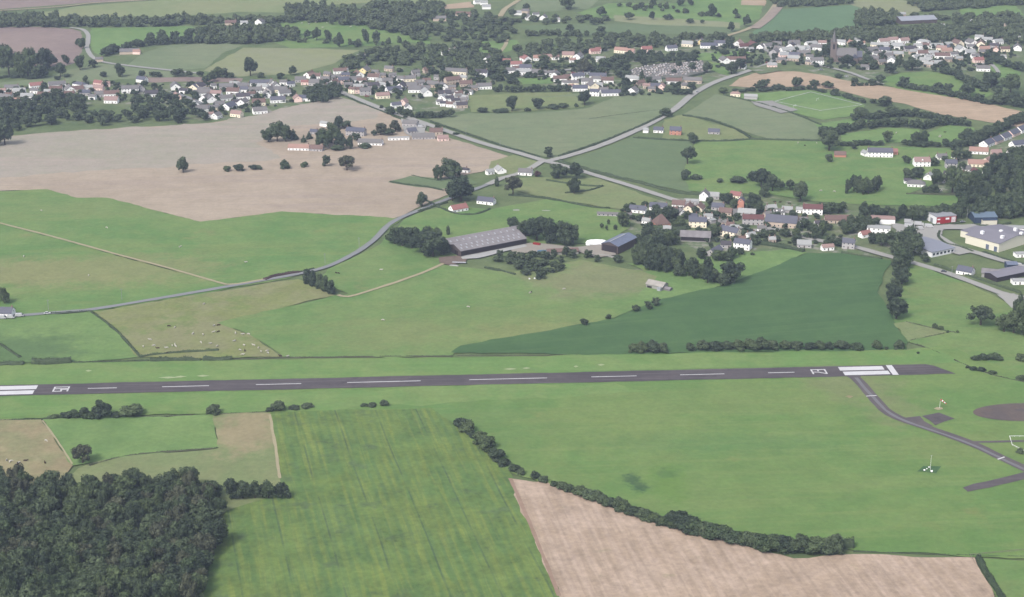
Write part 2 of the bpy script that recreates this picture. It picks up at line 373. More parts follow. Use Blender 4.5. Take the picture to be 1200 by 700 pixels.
# ---- middle fields
F('field', [(500, 140), (550, 133), (600, 133.5), (650, 131), (690, 127), (720, 114), (760, 110), (817, 110), (800, 124), (756, 148), (700, 170), (648, 187), (600, 174), (540, 153)], M_greygreen)
F('field', [(668, 190), (700, 177), (742, 161), (816, 165), (808, 180), (798, 205), (806, 212), (810, 226), (720, 208), (690, 200)], M_greygreen2)
F('field', [(814, 166), (880, 164), (960, 166), (1010, 171), (1117, 175), (1120, 205), (1065, 228), (1200, 234), (1200, 245), (1000, 240), (950, 236), (900, 228), (860, 229), (808, 224), (800, 206)], M_pasture2)
F('field', [(590, 210), (650, 208), (700, 209), (745, 225), (772, 235), (740, 246), (718, 245), (690, 240), (640, 233), (598, 222)], M_soft)
F('field', [(-80, 168), (55, 156), (240, 145), (300, 136), (392, 114), (436, 126), (505, 156), (575, 177), (602, 186), (585, 197), (548, 205), (520, 214), (528, 226), (500, 240), (478, 250), (460, 257), (330, 249), (235, 261), (125, 233), (90, 233), (55, 223), (-80, 226)], M_brown)
F('field', [(-80, 168), (55, 156), (240, 145), (300, 136), (392, 114), (436, 126), (440, 140), (330, 150), (300, 168), (330, 186), (240, 193), (120, 200), (-80, 214)], M_browngreen, jit=5)
F('field', [(454, 214), (480, 207), (522, 210), (545, 207), (560, 216), (520, 222), (490, 220)], M_greygreen2)
F('field', [(575, 190), (602, 182), (634, 191), (622, 202), (596, 205), (572, 200)], M_soft)
F('field', [(440, 290), (475, 257), (500, 247), (530, 241), (575, 246), (640, 234), (690, 242), (738, 250), (738, 265), (715, 285), (610, 290), (520, 310), (415, 348), (375, 330), (384, 316)], M_pasture2)
F('field', [(-80, 232), (0, 225), (55, 222.5), (90, 232.5), (125, 232.5), (235, 260.5), (330, 248.5), (460, 256.5), (474, 255), (440, 283), (408, 303), (380, 316), (345, 323), (268, 335), (-80, 241)], M_pasture)
F('field', [(-80, 242), (0, 263), (268, 336), (345, 325), (250, 343), (110, 366), (-80, 380)], M_pasture)
F('field', [(-80, 377), (0, 374), (108, 366), (140, 392), (162, 419), (110, 424), (0, 427), (-80, 428)], M_bright)
F('field', [(110, 366), (250, 343), (350, 328), (392, 347), (330, 362), (255, 379), (292, 393), (332, 419), (250, 421), (162, 419), (140, 392)], M_tan)
F('field', [(392, 347), (418, 349), (470, 378), (536, 409), (530, 418), (332, 419), (292, 393), (255, 379), (330, 362)], M_pasture2)
F('field', [(400, 348), (520, 311), (600, 320), (680, 305), (760, 320), (850, 334), (800, 350), (768, 354), (700, 380), (600, 398), (520, 411), (455, 380)], M_pasture2)
F('field', [(735, 310), (850, 300), (930, 292), (946, 297), (900, 317), (850, 335), (770, 353), (745, 352), (770, 325)], M_bright, jit=2)
F('field', [(528, 414), (540, 406), (600, 395.5), (720, 374), (776, 351), (850, 335), (900, 316), (946, 297), (990, 298), (1044, 306), (1030, 340), (1048, 380), (1064, 402), (1058, 414), (800, 414), (735, 418)], M_blue)
F('field', [(1068, 310), (1078, 313), (1140, 335), (1195, 365), (1230, 395), (1230, 450), (1120, 418), (1064, 402), (1048, 378), (1045, 345)], M_pasture2)
F('field', [(1047, 380), (1062, 378), (1112, 391), (1064, 400.5)], M_soft)
# ---- airfield and the fields below it
F('grass_airfield', [(-120, 430), (250, 423), (480, 421), (735, 416), (1062, 411), (1110, 405), (1190, 440), (1300, 450), (1300, 662), (1000, 646), (750, 606), (600, 556), (545, 512), (505, 482), (250, 486), (-120, 496)], M_air)
F('grass_verge', [(-120, 432), (250, 424), (480, 422), (735, 417), (1062, 412), (1100, 411), (1130, 426), (960, 429), (480, 441), (-120, 455)], M_airn)
F('grass_verge', [(-120, 470), (240, 462), (480, 455), (720, 450), (760, 460), (480, 476), (250, 484), (-120, 492)], M_airn, jit=4)
F('field', [(-120, 495), (48, 492), (62, 512), (86, 546), (60, 580), (-120, 580)], M_beige)
F('field', [(49, 492), (250, 487), (256, 527), (170, 534), (108, 543), (86, 547)], M_bright)
F('field', [(250, 487), (317, 485), (328, 540), (332, 585), (230, 610), (60, 580), (92, 550), (110, 543), (170, 534), (256, 527)], M_soft)
F('field', [(317, 485), (505, 479), (535, 500), (600, 558), (655, 700), (700, 800), (140, 800), (225, 700), (265, 600), (330, 578), (328, 540)], M_strip)
F('field', [(597, 562), (640, 566), (760, 612), (930, 656), (1000, 651), (1142, 655), (1165, 700), (1200, 800), (700, 800), (655, 700)], M_stub2)
F('field', [(1144, 655), (1300, 664), (1300, 800), (1205, 800), (1167, 700)], M_pasture2)
# ---- mown lines, worn ground
ribbon('path', [(328, 562), (322, 520), (316, 487)], 1.6, M_track)
ribbon('path', [(50, 494), (70, 522), (85, 545)], 1.1, M_track)
ribbon('path', [(655, 700), (628, 632), (598, 562)], 2.2, fm('soil_margin', (186, 158, 140), (176, 150, 130), patch=10))

# ---- runway
rA, rB = G(-70, 460.8), G(1111, 433.6)
rd = (rB - rA).normalized(); rn = Vector((-rd.y, rd.x, 0)); RW = 0.5 * (G(480, 441) - G(480, 453.3)).dot(rn) + 0
RWID = abs((G(480, 441) - G(480, 453.3)).dot(rn))
def rw(px_, off=0.0):                      # the runway point under photo column px_, off metres to its far side
    lo, hi = 0.0, (rB - rA).length
    for _ in range(40):
        m = (lo + hi) / 2; p = rA + rd * m
        X = (p.x / (p.y * math.cos(_p) + CAM_H * math.sin(_p))) * FPX + 600
        if X < px_: lo = m
        else: hi = m
    return lo
def rpt(s_, o_): return rA + rd * s_ + rn * o_
ZR = 0.9 * 0 + _z[0] + .03
hw = RWID / 2
e0, e1 = -40.0, rw(1108)
sheet('runway', [rpt(e0, -hw), rpt(e1 + 4, -hw), rpt(e1 + 1, -hw + 5), rpt(e1 - 6, hw - 3), rpt(e1 - 11, hw), rpt(e0, hw)], M_run, jit=.45, step=4, z=ZR, world=True)
def mark(s0, s1, o0, o1, skew=0.0, name='runway_marking'):
    sheet(name, [rpt(s0, o0), rpt(s1, o0), rpt(s1 - skew, o1), rpt(s0 - skew, o1)], M_paint, jit=.06, step=3, z=ZR + .03, world=True)
cx = 0.0
for a, b in ((103, 137), (190, 245), (300, 353), (407, 493), (550, 641), (693, 746), (797, 849), (900, 931)):
    mark(rw(a), rw(b), -.45, .45)
g0 = RWID * .055; g1 = RWID * .40
mark(rw(-58), rw(42), g0, g1); mark(rw(-58), rw(41), -g1, -g0)
mark(rw(985), rw(1037), g0, g1); mark(rw(987), rw(1040), -g1, -g0)
mark(rw(1042), rw(1049), -hw * .95, hw * .95)
def digit(strokes, s0, sgn, o0, wid=2.9, hgt=9.0):
    """strokes in a 0..1 x 0..1 box, read by a pilot rolling along sgn*rd; drawn as painted bars"""
    b = MB(); t = 1.05
    for (x0, y0, x1, y1) in strokes:
        p = Vector((x0 * wid, y0 * hgt)); q = Vector((x1 * wid, y1 * hgt)); d = (q - p).normalized(); n = Vector((-d.y, d.x)) * t / 2
        p -= d * t / 2; q += d * t / 2
        b.face([tuple(rpt(s0 + sgn * c.y, o0 - sgn * c.x) + Vector((0, 0, ZR + .032))) for c in (p + n, q + n, q - n, p - n)])
    return b
D0 = [(0, 0, 0, 1), (1, 0, 1, 1), (0, 0, 1, 0), (0, 1, 1, 1)]
D5 = [(0, 1, 1, 1), (0, .5, 0, 1), (0, .55, 1, .55), (1, 0, 1, .5), (0, 0, 1, 0)]
D2 = [(0, 1, 1, 1), (1, .6, 1, 1), (1, .6, 0, .05), (0, 0, 1, 0)]
D3 = [(0, 1, 1, 1), (1, 0, 1, 1), (0, 0, 1, 0), (.25, .52, 1, .52)]
def number(d_a, d_b, s0, sgn):
    for k, dd in enumerate((d_a, d_b)):
        b = digit(dd, s0, sgn, sgn * (3.6 - k * 4.3))
        # overlapping bars of one digit: lift each a hair so that no faces coincide
        for i in range(len(b.f)):
            for vi in b.f[i]:
                x, y, z = b.v[vi]; b.v[vi] = (x, y, z + i * .006)
        o = b.build('runway_number', M_paint); o['kind'] = 'structure'
number(D0, D5, rw(63.5), 1); number(D2, D3, rw(967.5), -1)
# taxiway, apron, old circle
M_taxi = fm('taxiway_asphalt', (112, 105, 108), (124, 116, 116), patch=25, grain=.12)
M_taxil = plain('rolled_strip', (140, 138, 142), .9, .1, .4)
ribbon('taxiway', [(999, 441), (1010, 452), (1022, 466), (1036, 481), (1052, 491), (1075, 499), (1102, 508), (1140, 522), (1180, 541), (1225, 562)], 7.5, M_taxi, z=ZR - .01)
sheet('taxiway_flare', [(990, 441.5), (1009, 441), (1008, 446), (1003, 448)], M_taxi, z=ZR - .015, jit=.1)
ribbon('taxiway_lane', [(1003, 444), (1012, 455), (1023, 467), (1037, 481.5), (1053, 491.5), (1075, 500), (1102, 509), (1140, 523), (1180, 542), (1225, 563)], 2.2, M_taxil, z=ZR + .01)
for p, q in (((1015, 465.8), (1027, 465)), ((1169, 540), (1177, 537))):
    ribbon('taxiway_marking', [p, q], 1.0, M_paint, jit=.05, z=ZR + .03)
sheet('apron', [(1060, 491), (1078, 489), (1094, 501), (1080, 500)], M_taxi, z=ZR - .02)
sheet('apron', [(1080, 489), (1100, 485), (1119, 492), (1096, 500)], M_run, z=ZR - .005)
ell = [(1200 + 60 * math.cos(a), 484.5 + 10.5 * math.sin(a)) for a in [i * 2 * math.pi / 40 for i in range(40)]]
sheet('tarmac_circle', ell, M_circ, z=ZR, jit=.8)
ribbon('path', [(1137, 519.5), (1165, 519), (1230, 518)], 2.6, M_taxi, z=ZR)
sheet('tarmac_strip', [(1128, 573), (1141, 568.5), (1230, 548), (1230, 556), (1160, 573), (1134, 578)], M_run, z=ZR, jit=.5)
sheet('mown_square', [(1075, 554), (1082, 547.5), (1103, 548), (1097, 556)], fm('rank_grass', (84, 120, 84), (100, 134, 88), patch=6), z=ZR, jit=.3)
sheet('bare_patch', [(1094, 480.5), (1098, 478.5), (1104, 479), (1105, 481), (1099, 482)], M_track, z=ZR, jit=.4)
sheet('bare_patch', [(990, 466), (995, 464.5), (1000, 466), (996, 468)], M_beige, z=ZR, jit=.6)
for x0, y0, w in ((590, 434, 16), (612, 433, 10), (185, 444, 26), (205, 443, 14), (230, 442, 16), (100, 436, 8), (700, 429, 9), (672, 431, 6)):
    sheet('bleached_patch', [(x0, y0), (x0 + w * .5, y0 - 1.2), (x0 + w, y0 - .2), (x0 + w * .45, y0 + 1)], plain('bleached_grass', (186, 200, 164), .9, .2, .3), z=ZR, jit=1.2)

# ---- roads
RD = lambda p, w, m=None, n='road', **k: ribbon(n, p, w, m or M_road, **k)
RD([(-40, 16), (0, 13), (50, 10), (85, 7), (110, 4), (180, 0), (240, -6)], 6, M_track)
RD([(82, 33), (96, 35), (103, 41), (103, 50), (102, 57), (108, 67), (120, 73), (150, 77.5), (190, 82), (238, 87)], 6, M_road)
RD([(586, 20), (592, 11), (603, 4), (615, -4)], 8, M_track)
RD([(850, 43), (870, 37), (884, 31), (896, 22), (905, 11), (912, 0)], 7, M_track)
RD([(884, 34), (900, 22), (912, 9)], 14, fm('far_stubble', (188, 172, 156), (178, 162, 148), patch=40))
RD([(586, 62), (592, 54), (594, 47)], 5, M_track)
RD([(380, 96), (397, 107), (420, 117), (450, 129), (500, 146), (560, 167), (610, 181), (640, 190)], 8.5)
RD([(640, 190), (668, 183), (710, 169), (755, 149), (790, 129), (812, 111), (838, 97), (870, 86), (904, 74), (906, 66), (900, 60), (880, 57)], 8.5)
RD([(640, 190), (668, 197), (700, 207), (740, 219), (780, 232), (812, 242), (830, 250), (850, 262), (880, 271), (905, 268)], 7.5)
RD([(636, 189), (622, 198), (606, 205), (590, 209), (572, 217)], 7)
RD([(-80, 382), (0, 373), (60, 368), (110, 363.5), (180, 352), (250, 340), (300, 331), (345, 323), (382, 314), (412, 300), (436, 284), (455, 265), (470, 256), (490, 248), (520, 236), (548, 226), (572, 217)], 5.2, M_roadd)
RD([(-80, 240), (0, 262.5), (60, 278), (140, 300), (200, 316), (256, 332), (270, 334.5), (290, 332), (312, 328)], 2.6, M_track, n='path')
RD([(396, 347), (408, 349), (430, 343), (470, 330), (500, 319), (522, 309)], 3.2, M_track, n='path')
RD([(905, 268), (935, 277), (965, 284), (1000, 290), (1036, 300), (1075, 310.5), (1112, 322), (1150, 336), (1182, 347), (1240, 356)], 7.5)
RD([(1178, 346), (1186, 352), (1196, 362)], 14, M_road)
RD([(1060, 268), (1086, 270), (1100, 279), (1118, 289), (1150, 299), (1180, 308), (1240, 322)], 8)
sheet('yard', [(1042, 262), (1075, 266), (1105, 264), (1150, 264), (1200, 266), (1200, 274), (1130, 270), (1106, 270), (1100, 278), (1122, 292), (1140, 297), (1124, 300), (1095, 292), (1075, 282), (1050, 274)], M_road)
sheet('yard', [(596, 292), (622, 286), (640, 287), (672, 291), (702, 288), (722, 287), (722, 300), (700, 303), (680, 297), (640, 296), (600, 299)], M_yard)
sheet('yard', [(514, 303), (536, 301), (548, 304), (545, 309), (525, 312), (515, 309)], fm('muddy_yard', (150, 132, 122), (140, 124, 112), patch=8))
sheet('yard', [(540, 303), (612, 287), (618, 290), (560, 304), (542, 305)], plain('concrete_apron', (206, 206, 204), .9, .08, .3))
sheet('yard', [(790, 236), (806, 236), (826, 240), (822, 248), (800, 247)], M_road)
sheet('yard', [(470, 140), (500, 147), (498, 158), (486, 162), (476, 158)], M_road)
sheet('yard', [(900, 64), (925, 63), (940, 66), (930, 72), (904, 72)], M_road)
ribbon('road', [(950, 76), (972, 80), (996, 86), (1012, 92), (1035, 100)], 6, M_road)
ribbon('road', [(1140, 78), (1158, 75), (1166, 80), (1170, 86)], 5, M_road)
ribbon('road', [(630, 84), (660, 83), (680, 81), (690, 76)], 8, M_road)
ribbon('road', [(660, 93), (640, 90), (610, 90)], 5, M_road)
ribbon('road', [(200, 108), (222, 116), (236, 122), (256, 128)], 6, M_roadd)
sheet('yard', [(880, 120), (905, 119), (935, 130), (915, 134), (886, 125)], plain('gravel_pitch', (176, 174, 168), .9, .2, .2))
sheet('burnt_ground', [(876, 81), (905, 76), (918, 84), (890, 88)], M_bare)
# white lines of the sports ground
for p, q in (((908, 120), (962, 131)), ((960, 131), (1010, 124)), ((908, 120), (950, 109)), ((950, 109), (1010, 124))):
    ribbon('pitch_marking', [p, q], .9, M_paint, jit=.1)
# village ground, pale and mixed with gardens
for poly in ([(-20, 104), (120, 98), (260, 96), (345, 92), (470, 82), (520, 100), (470, 120), (400, 108), (385, 122), (350, 123), (300, 136), (235, 143), (120, 122), (-20, 125)],
             [(470, 82), (600, 68), (700, 58), (800, 50), (910, 50), (910, 64), (870, 86), (810, 110), (700, 115), (680, 110), (600, 90), (548, 112), (545, 130), (500, 138), (462, 122)],
             [(930, 48), (1060, 46), (1200, 48), (1200, 66), (1160, 74), (1140, 90), (1060, 84), (1000, 96), (960, 88), (930, 74)],
             [(715, 240), (800, 232), (880, 226), (960, 240), (1050, 256), (1060, 290), (1040, 300), (940, 296), (850, 302), (800, 290), (730, 270)],
             [(1066, 190), (1120, 178), (1150, 166), (1210, 150), (1210, 190), (1130, 224), (1066, 226)]):
    sheet('garden_ground', poly, M_bare, z=.002 + .0004 * len(poly))
# ================================================================ vegetation
F_DARK = foliage('foliage_dark', (.027, .040, .025), (.056, .076, .040), (.096, .120, .064))
F_WOOD = foliage('foliage_wood', (.030, .044, .026), (.064, .082, .042), (.092, .112, .060))
F_MID = foliage('foliage_mid', (.036, .054, .027), (.060, .082, .038), (.090, .114, .056))
F_LIGHT = foliage('foliage_light', (.07, .10, .045), (.09, .115, .05), (.11, .135, .06))
F_RED = foliage('foliage_copper', (.048, .030, .030), (.060, .036, .034), (.075, .046, .042))
F_OLIVE = foliage('foliage_olive', (.048, .054, .034), (.060, .066, .040), (.078, .084, .052))
F_HEDGE = foliage('foliage_hedge', (.030, .045, .024), (.046, .064, .034), (.074, .094, .050))
M_BARK = plain('bark', (92, 82, 70), .9, .2, 2.0)
FOL = dict(d=F_DARK, m=F_MID, l=F_LIGHT, r=F_RED, o=F_OLIVE)

def ico(sub):
    bm = bmesh.new(); bmesh.ops.create_icosphere(bm, subdivisions=sub, radius=1.0)
    v = np.array([x.co[:] for x in bm.verts]); f = np.array([[x.index for x in q.verts] for q in bm.faces]); bm.free()
    return v, f
ICO1, ICO2 = ico(1), ico(2)
def leaf_quads(rs, P, N, size, jitter=.8):
    n = len(P)
    N = N + rs.normal(0, jitter, (n, 3)); N /= np.linalg.norm(N, axis=1)[:, None] + 1e-9
    A = np.cross(N, rs.normal(0, 1, (n, 3))); A /= np.linalg.norm(A, axis=1)[:, None] + 1e-9
    B = np.cross(N, A); s = size * rs.uniform(.55, 1.35, (n, 1)); k = rs.uniform(.55, 1.0, (n, 1))
    V = np.stack([P + A * s, P + B * s * k, P - A * s * rs.uniform(.6, 1.1, (n, 1)), P - B * s * k], 1).reshape(-1, 3)
    return V, np.arange(n * 4).reshape(-1, 4)
def crown_arrays(seed, kind='round', nleaf=1500, leaf=.042, core=.80, icos=ICO1, gap=0.0):
    """lobes of leaf clumps inside a unit tree (height 1, spread 1): returns verts, quads, tris"""
    rs = np.random.RandomState(seed); lobes = []
    if kind == 'round':
        z0, z1 = .16, 1.0; n = 15
        for i in range(n):
            z = rs.uniform(.22, .86); t = rs.uniform(0, 6.283)
            env = math.sqrt(max(.05, 1 - ((z - .55) / .52) ** 2)); r = env * .36 * math.sqrt(rs.uniform(.12, 1))
            lobes.append((r * math.cos(t), r * math.sin(t), z, rs.uniform(.10, .19)))
        lobes += [(0, 0, .55, .28), (rs.uniform(-.06, .06), rs.uniform(-.06, .06), .8, .17)]
    elif kind == 'spread':
        for i in range(16):
            z = rs.uniform(.36, .84); t = rs.uniform(0, 6.283)
            env = math.sqrt(max(.05, 1 - ((z - .5) / .5) ** 2)); r = env * .40 * math.sqrt(rs.uniform(.2, 1))
            lobes.append((r * math.cos(t), r * math.sin(t), z, rs.uniform(.09, .16)))
        lobes.append((0, 0, .62, .25))
    elif kind == 'tall':
        for i in range(14):
            z = .14 + .80 * (i + .5) / 14; t = rs.uniform(0, 6.283); env = (1 - abs(z - .42) ** 1.5 * 1.3)
            r = .20 * env; lobes.append((r * math.cos(t), r * math.sin(t), z, .22 * env + .05))
    elif kind == 'cone':
        for i in range(16):
            z = .10 + .84 * (i / 15.); t = rs.uniform(0, 6.283); env = 1 - z
            r = .30 * env; lobes.append((r * math.cos(t), r * math.sin(t), z, .25 * env + .05))
    elif kind == 'bush':
        for i in range(11):
            t = rs.uniform(0, 6.283); r = .34 * math.sqrt(rs.uniform(0, 1)); z = rs.uniform(.22, .72) * (1 - r * .7)
            lobes.append((r * math.cos(t), r * math.sin(t), z, rs.uniform(.14, .24)))
        lobes.append((0, 0, .45, .33))
    L = np.array(lobes); zs = (1.0 if kind != 'bush' else 1.1)
    hi = (L[:, 2] + L[:, 3] * zs).max(); L[:, 2] *= 1 / hi * .985
    w = L[:, 3] ** 2; idx = rs.choice(len(L), nleaf, p=w / w.sum())
    D = rs.normal(0, 1, (nleaf, 3)); D /= np.linalg.norm(D, axis=1)[:, None]
    rr = L[idx, 3:4] * rs.uniform(.84, 1.12, (nleaf, 1)); P = L[idx, :3] + D * rr
    keep = np.ones(nleaf, bool)
    for k in range(len(L)):
        d = np.linalg.norm(P - L[k, :3], axis=1); keep &= ~((d < L[k, 3] * .74) & (idx != k))
    keep &= P[:, 2] > .02
    if gap: keep &= np.array([mnoise.noise(Vector(p) * 5.5 + Vector((seed, 0, 0))) > -gap for p in P])
    P, D = P[keep], D[keep]
    V, Q = leaf_quads(rs, P, D, leaf)
    cv, cf = icos; T = []; VV = [V]; off = len(V)
    for (x, y, z, r) in L:
        k = cv * (r * core) * (1 + rs.uniform(-.12, .12, (len(cv), 1))) + np.array([x, y, z]); k[:, 2] = np.maximum(k[:, 2], .01)
        VV.append(k); T.append(cf + off); off += len(cv)
    return np.concatenate(VV), Q, np.concatenate(T)
def trunk_mesh(name, seed, top=.55, r=.035, limbs=5):
    b = MB(); rnd = random.Random(seed)
    b.tube((0, 0, -.02), (.01, 0, .22), r * 1.25, r * .85, 7); b.tube((.01, 0, .22), (0, .01, top), r * .85, r * .4, 7)
    for i in range(limbs):
        t = i * 6.283 / limbs + rnd.uniform(-.4, .4); z = rnd.uniform(.2, .4)
        b.tube((0.005, 0, z), (.24 * math.cos(t), .24 * math.sin(t), z + rnd.uniform(.15, .3)), r * .5, r * .18, 5)
    return b.mesh(name, [M_BARK])
PROTO = {}
def proto(kind):
    if kind in PROTO: return PROTO[kind]
    n = dict(round=6, spread=4, tall=3, cone=3, bush=5, small=4)[kind]; out = []
    for i in range(n):
        kd = {'small': 'round'}.get(kind, kind)
        V, Q, T = crown_arrays(100 + i * 7 + len(kind), kd, nleaf=dict(round=2600, spread=2400, tall=1500, cone=1200, bush=1400, small=900)[kind],
                               leaf=dict(round=.034, spread=.034, tall=.045, cone=.05, bush=.05, small=.055)[kind],
                               core=dict(round=.80, spread=.7, tall=.75, cone=.8, bush=.85, small=.78)[kind], gap=.34 if kind == 'spread' else (.5 if kind in ('round', 'tall') else 0))
        me = np_mesh('crown', V, Q, T, mats=[None])
        out.append((me, trunk_mesh('trunk', i + len(kind)) if kind != 'bush' else None))
    PROTO[kind] = out; return out
rt = random.Random(21)
PLANT = []                                  # every tree and bush to set, sorted out in plant_all()
def tree(px, py, w, h, label, kind='round', fol='d', group=None, name=None, parts=True, world=None, metres=False, mass=False):
    p = world if world is not None else G(px, py)
    if not metres:
        s = S(py); d = DEP(py); w = w / s
        h = max(1.2, (h / s - w * .30 * math.sin(d)) / math.cos(d))
    sc = (w * 1.12, w * 1.12 * rt.uniform(.9, 1.1), h)
    name = name or ('bush' if kind == 'bush' else 'tree')
    p = p + Vector((0, w * .30, 0)) if world is None else p
    dist = (p - cam.location).length
    PLANT.append(dict(p=p, rz=rt.uniform(0, 6.283), sc=sc, label=label, kind=kind, fol=rt.choice(fol), group=group, name=name, mass=mass, app=w * h / dist ** 2, px=h / dist * FPX))
_mid = {}
def _mass(items, name, label, cat, mat):
    """plants too many or too small to stand as objects: one mesh"""
    if not _mid:
        for lo in (0, 1):
            for kd in ('round', 'spread', 'tall', 'cone', 'bush'):
                _mid[kd, lo] = [crown_arrays(500 + i * 9 + len(kd), kd, nleaf=(420 if lo else 900), leaf=(.075 if lo else .055), core=.86) for i in range(4)]
    rs = random.Random(8); VV, QQ, TT = [], [], []; off = 0
    for it in items:
        V, Q, T = rs.choice(_mid[it['kind'], 1 if it['px'] < 14 else 0]); c, s_ = math.cos(it['rz']), math.sin(it['rz']); x, y, z = it['sc']; p = it['p']
        VV.append(np.stack([(V[:, 0] * c - V[:, 1] * s_) * x + p.x, (V[:, 0] * s_ + V[:, 1] * c) * y + p.y, V[:, 2] * z], 1)); QQ.append(Q + off); TT.append(T + off); off += len(V)
    o = bpy.data.objects.new(name, np_mesh(name, np.concatenate(VV), np.concatenate(QQ), np.concatenate(TT), mats=[mat])); C.objects.link(o)
    return tag(o, label, cat, kind='stuff')
def plant_all(most=296):
    by = {}
    for it in PLANT: by.setdefault(it['name'], []).append(it)
    rest = []
    for nm, L in by.items():
        L.sort(key=lambda t: (t['mass'], -t['app'])); n = sum(not t['mass'] for t in L)
        one, more = L[:min(most, n)], L[min(most, n):]; rest += more
        print('PLANTED', nm, len(one), 'mass', len(more))
        for it in one:
            if it['kind'] == 'bush':
                o = link(nm, rt.choice(proto('bush'))[0], mat=FOL[it['fol']]); o.location = it['p']; o.rotation_euler = (0, 0, it['rz']); o.scale = it['sc']
            else:
                me, tr = rt.choice(proto(it['kind'])); o = empty(nm, it['p'], it['rz'], it['sc']); link('crown', me, o, FOL[it['fol']]); link('trunk', tr, o)
            tag(o, it['label'], nm.replace('_', ' '), it['group'])
    tr = [t for t in rest if t['kind'] != 'bush']; bu = [t for t in rest if t['kind'] == 'bush']
    if tr: _mass(tr, 'distant_trees', 'small distant trees of the far hedgerows and belts', 'trees', F_WOOD)
    if bu: _mass(bu, 'garden_shrubbery', 'green garden shrubbery between the village houses', 'shrubbery', F_WOOD)
def row(items, what, place, kind='round', fol='ddm', group=None, parts=True):
    """trees told apart by their order from the left"""
    items = sorted(items, key=lambda t: t[0]); n = len(items)
    for i, it in enumerate(items):
        k = it[4] if len(it) > 4 else kind; f = it[5] if len(it) > 5 else fol
        w = ordinal(i + 1) if i < n - 1 or n < 3 else 'last'
        tree(it[0], it[1], it[2], it[3], f"{what}, {w} from the left {place}", k, f, group or f"{what}s {place}", parts=parts)
def scatter_line(pts, spacing, w, h, label, group, fol='d', parts=False, name=None, mass=False, jit=.35, kinds=('round', 'round', 'bush'), wv=.25, hv=.22):
    name = name or 'tree'; spacing *= .82
    """trees along a line of photo points; w, h in metres; they look alike, so one label serves all"""
    P = [G(*p) for p in pts]; rnd = random.Random(int(pts[0][0] * 7 + pts[0][1])); s = 0
    for a, b in zip(P, P[1:]):
        L = (b - a).length; d = (b - a) / L; n = Vector((-d.y, d.x, 0))
        while s < L:
            q = a + d * s + n * rnd.uniform(-jit, jit) * w
            tree(0, 0, w * rnd.uniform(1 - wv, 1 + wv), h * rnd.uniform(1 - hv, 1 + hv), label, rnd.choice(kinds), rnd.choice(fol), group, name, world=q, metres=True, mass=mass)
            s += spacing * rnd.uniform(.7, 1.3)
        s -= L
def inside(poly, x, y):
    c = False; j = len(poly) - 1
    for i in range(len(poly)):
        if (poly[i][1] > y) != (poly[j][1] > y) and x < (poly[j][0] - poly[i][0]) * (y - poly[i][1]) / (poly[j][1] - poly[i][1]) + poly[i][0]: c = not c
        j = i
    return c
def poly_points(pts, spacing, seed=0, jit=.42, rowsc=1.0):
    P = [G(*p)[:2] for p in pts]; xs = [p[0] for p in P]; ys = [p[1] for p in P]; rnd = random.Random(seed + int(pts[0][0])); out = []
    y = min(ys)
    while y < max(ys):
        x = min(xs) + rnd.uniform(0, spacing)
        while x < max(xs):
            a, b = x + rnd.uniform(-jit, jit) * spacing, y + rnd.uniform(-jit, jit) * spacing * rowsc
            if inside(P, a, b): out.append((a, b))
            x += spacing
        y += spacing * rowsc
    return out
def scatter_poly(pts, spacing, w, h, label, group, fol='d', parts=False, name=None, mass=False, kinds=('round',), hv=.22, wv=.25, seed=0, rowsc=1.0):
    rnd = random.Random(seed + 5)
    for (x, y) in poly_points(pts, spacing, seed, rowsc=rowsc):
        tree(0, 0, w * rnd.uniform(1 - wv, 1 + wv), h * rnd.uniform(1 - hv, 1 + hv), label, rnd.choice(kinds), rnd.choice(fol), group, name, world=Vector((x, y, 0)), metres=True, mass=mass)
_low = []
def woods(name, areas, label, fol):
    """a far-off wood that reads as one mass: areas = (outline or line, spacing, width, height)"""
    if not _low:
        for i in range(6): _low.append(crown_arrays(700 + i, ['round', 'bush', 'round', 'bush', 'bush', 'bush'][i], nleaf=380, leaf=.085, core=.9))
    rs = np.random.RandomState(len(areas)); VV, QQ, TT = [], [], []; off = 0
    for (kind, pts, sp, w, h) in areas:
        if kind == 'p': pp = poly_points(pts, sp * .8, 3, rowsc=1.3)
        else:
            pp = []; P = [G(*p) for p in pts]
            for a, b in zip(P, P[1:]):
                n = max(1, int((b - a).length / (sp * .8)))
                for k in range(n):
                    q = a.lerp(b, (k + rs.uniform(0, 1)) / n); pp.append((q.x + rs.uniform(-.4, .4) * w, q.y + rs.uniform(-.5, .5) * w))
        for (x, y) in pp:
            V, Q, T = _low[rs.randint(6)]; a = rs.uniform(0, 6.283); ww = w * rs.uniform(.7, 1.35); hh = h * rs.uniform(.65, 1.25)
            c, s = math.cos(a), math.sin(a)
            X = np.stack([(V[:, 0] * c - V[:, 1] * s) * ww + x, (V[:, 0] * s + V[:, 1] * c) * ww + y, V[:, 2] * hh], 1)
            VV.append(X); QQ.append(Q + off); TT.append(T + off); off += len(V)
    o = bpy.data.objects.new(name, np_mesh(name, np.concatenate(VV), np.concatenate(QQ), np.concatenate(TT), mats=[fol])); C.objects.link(o)
    return tag(o, label, 'wood', kind='stuff')
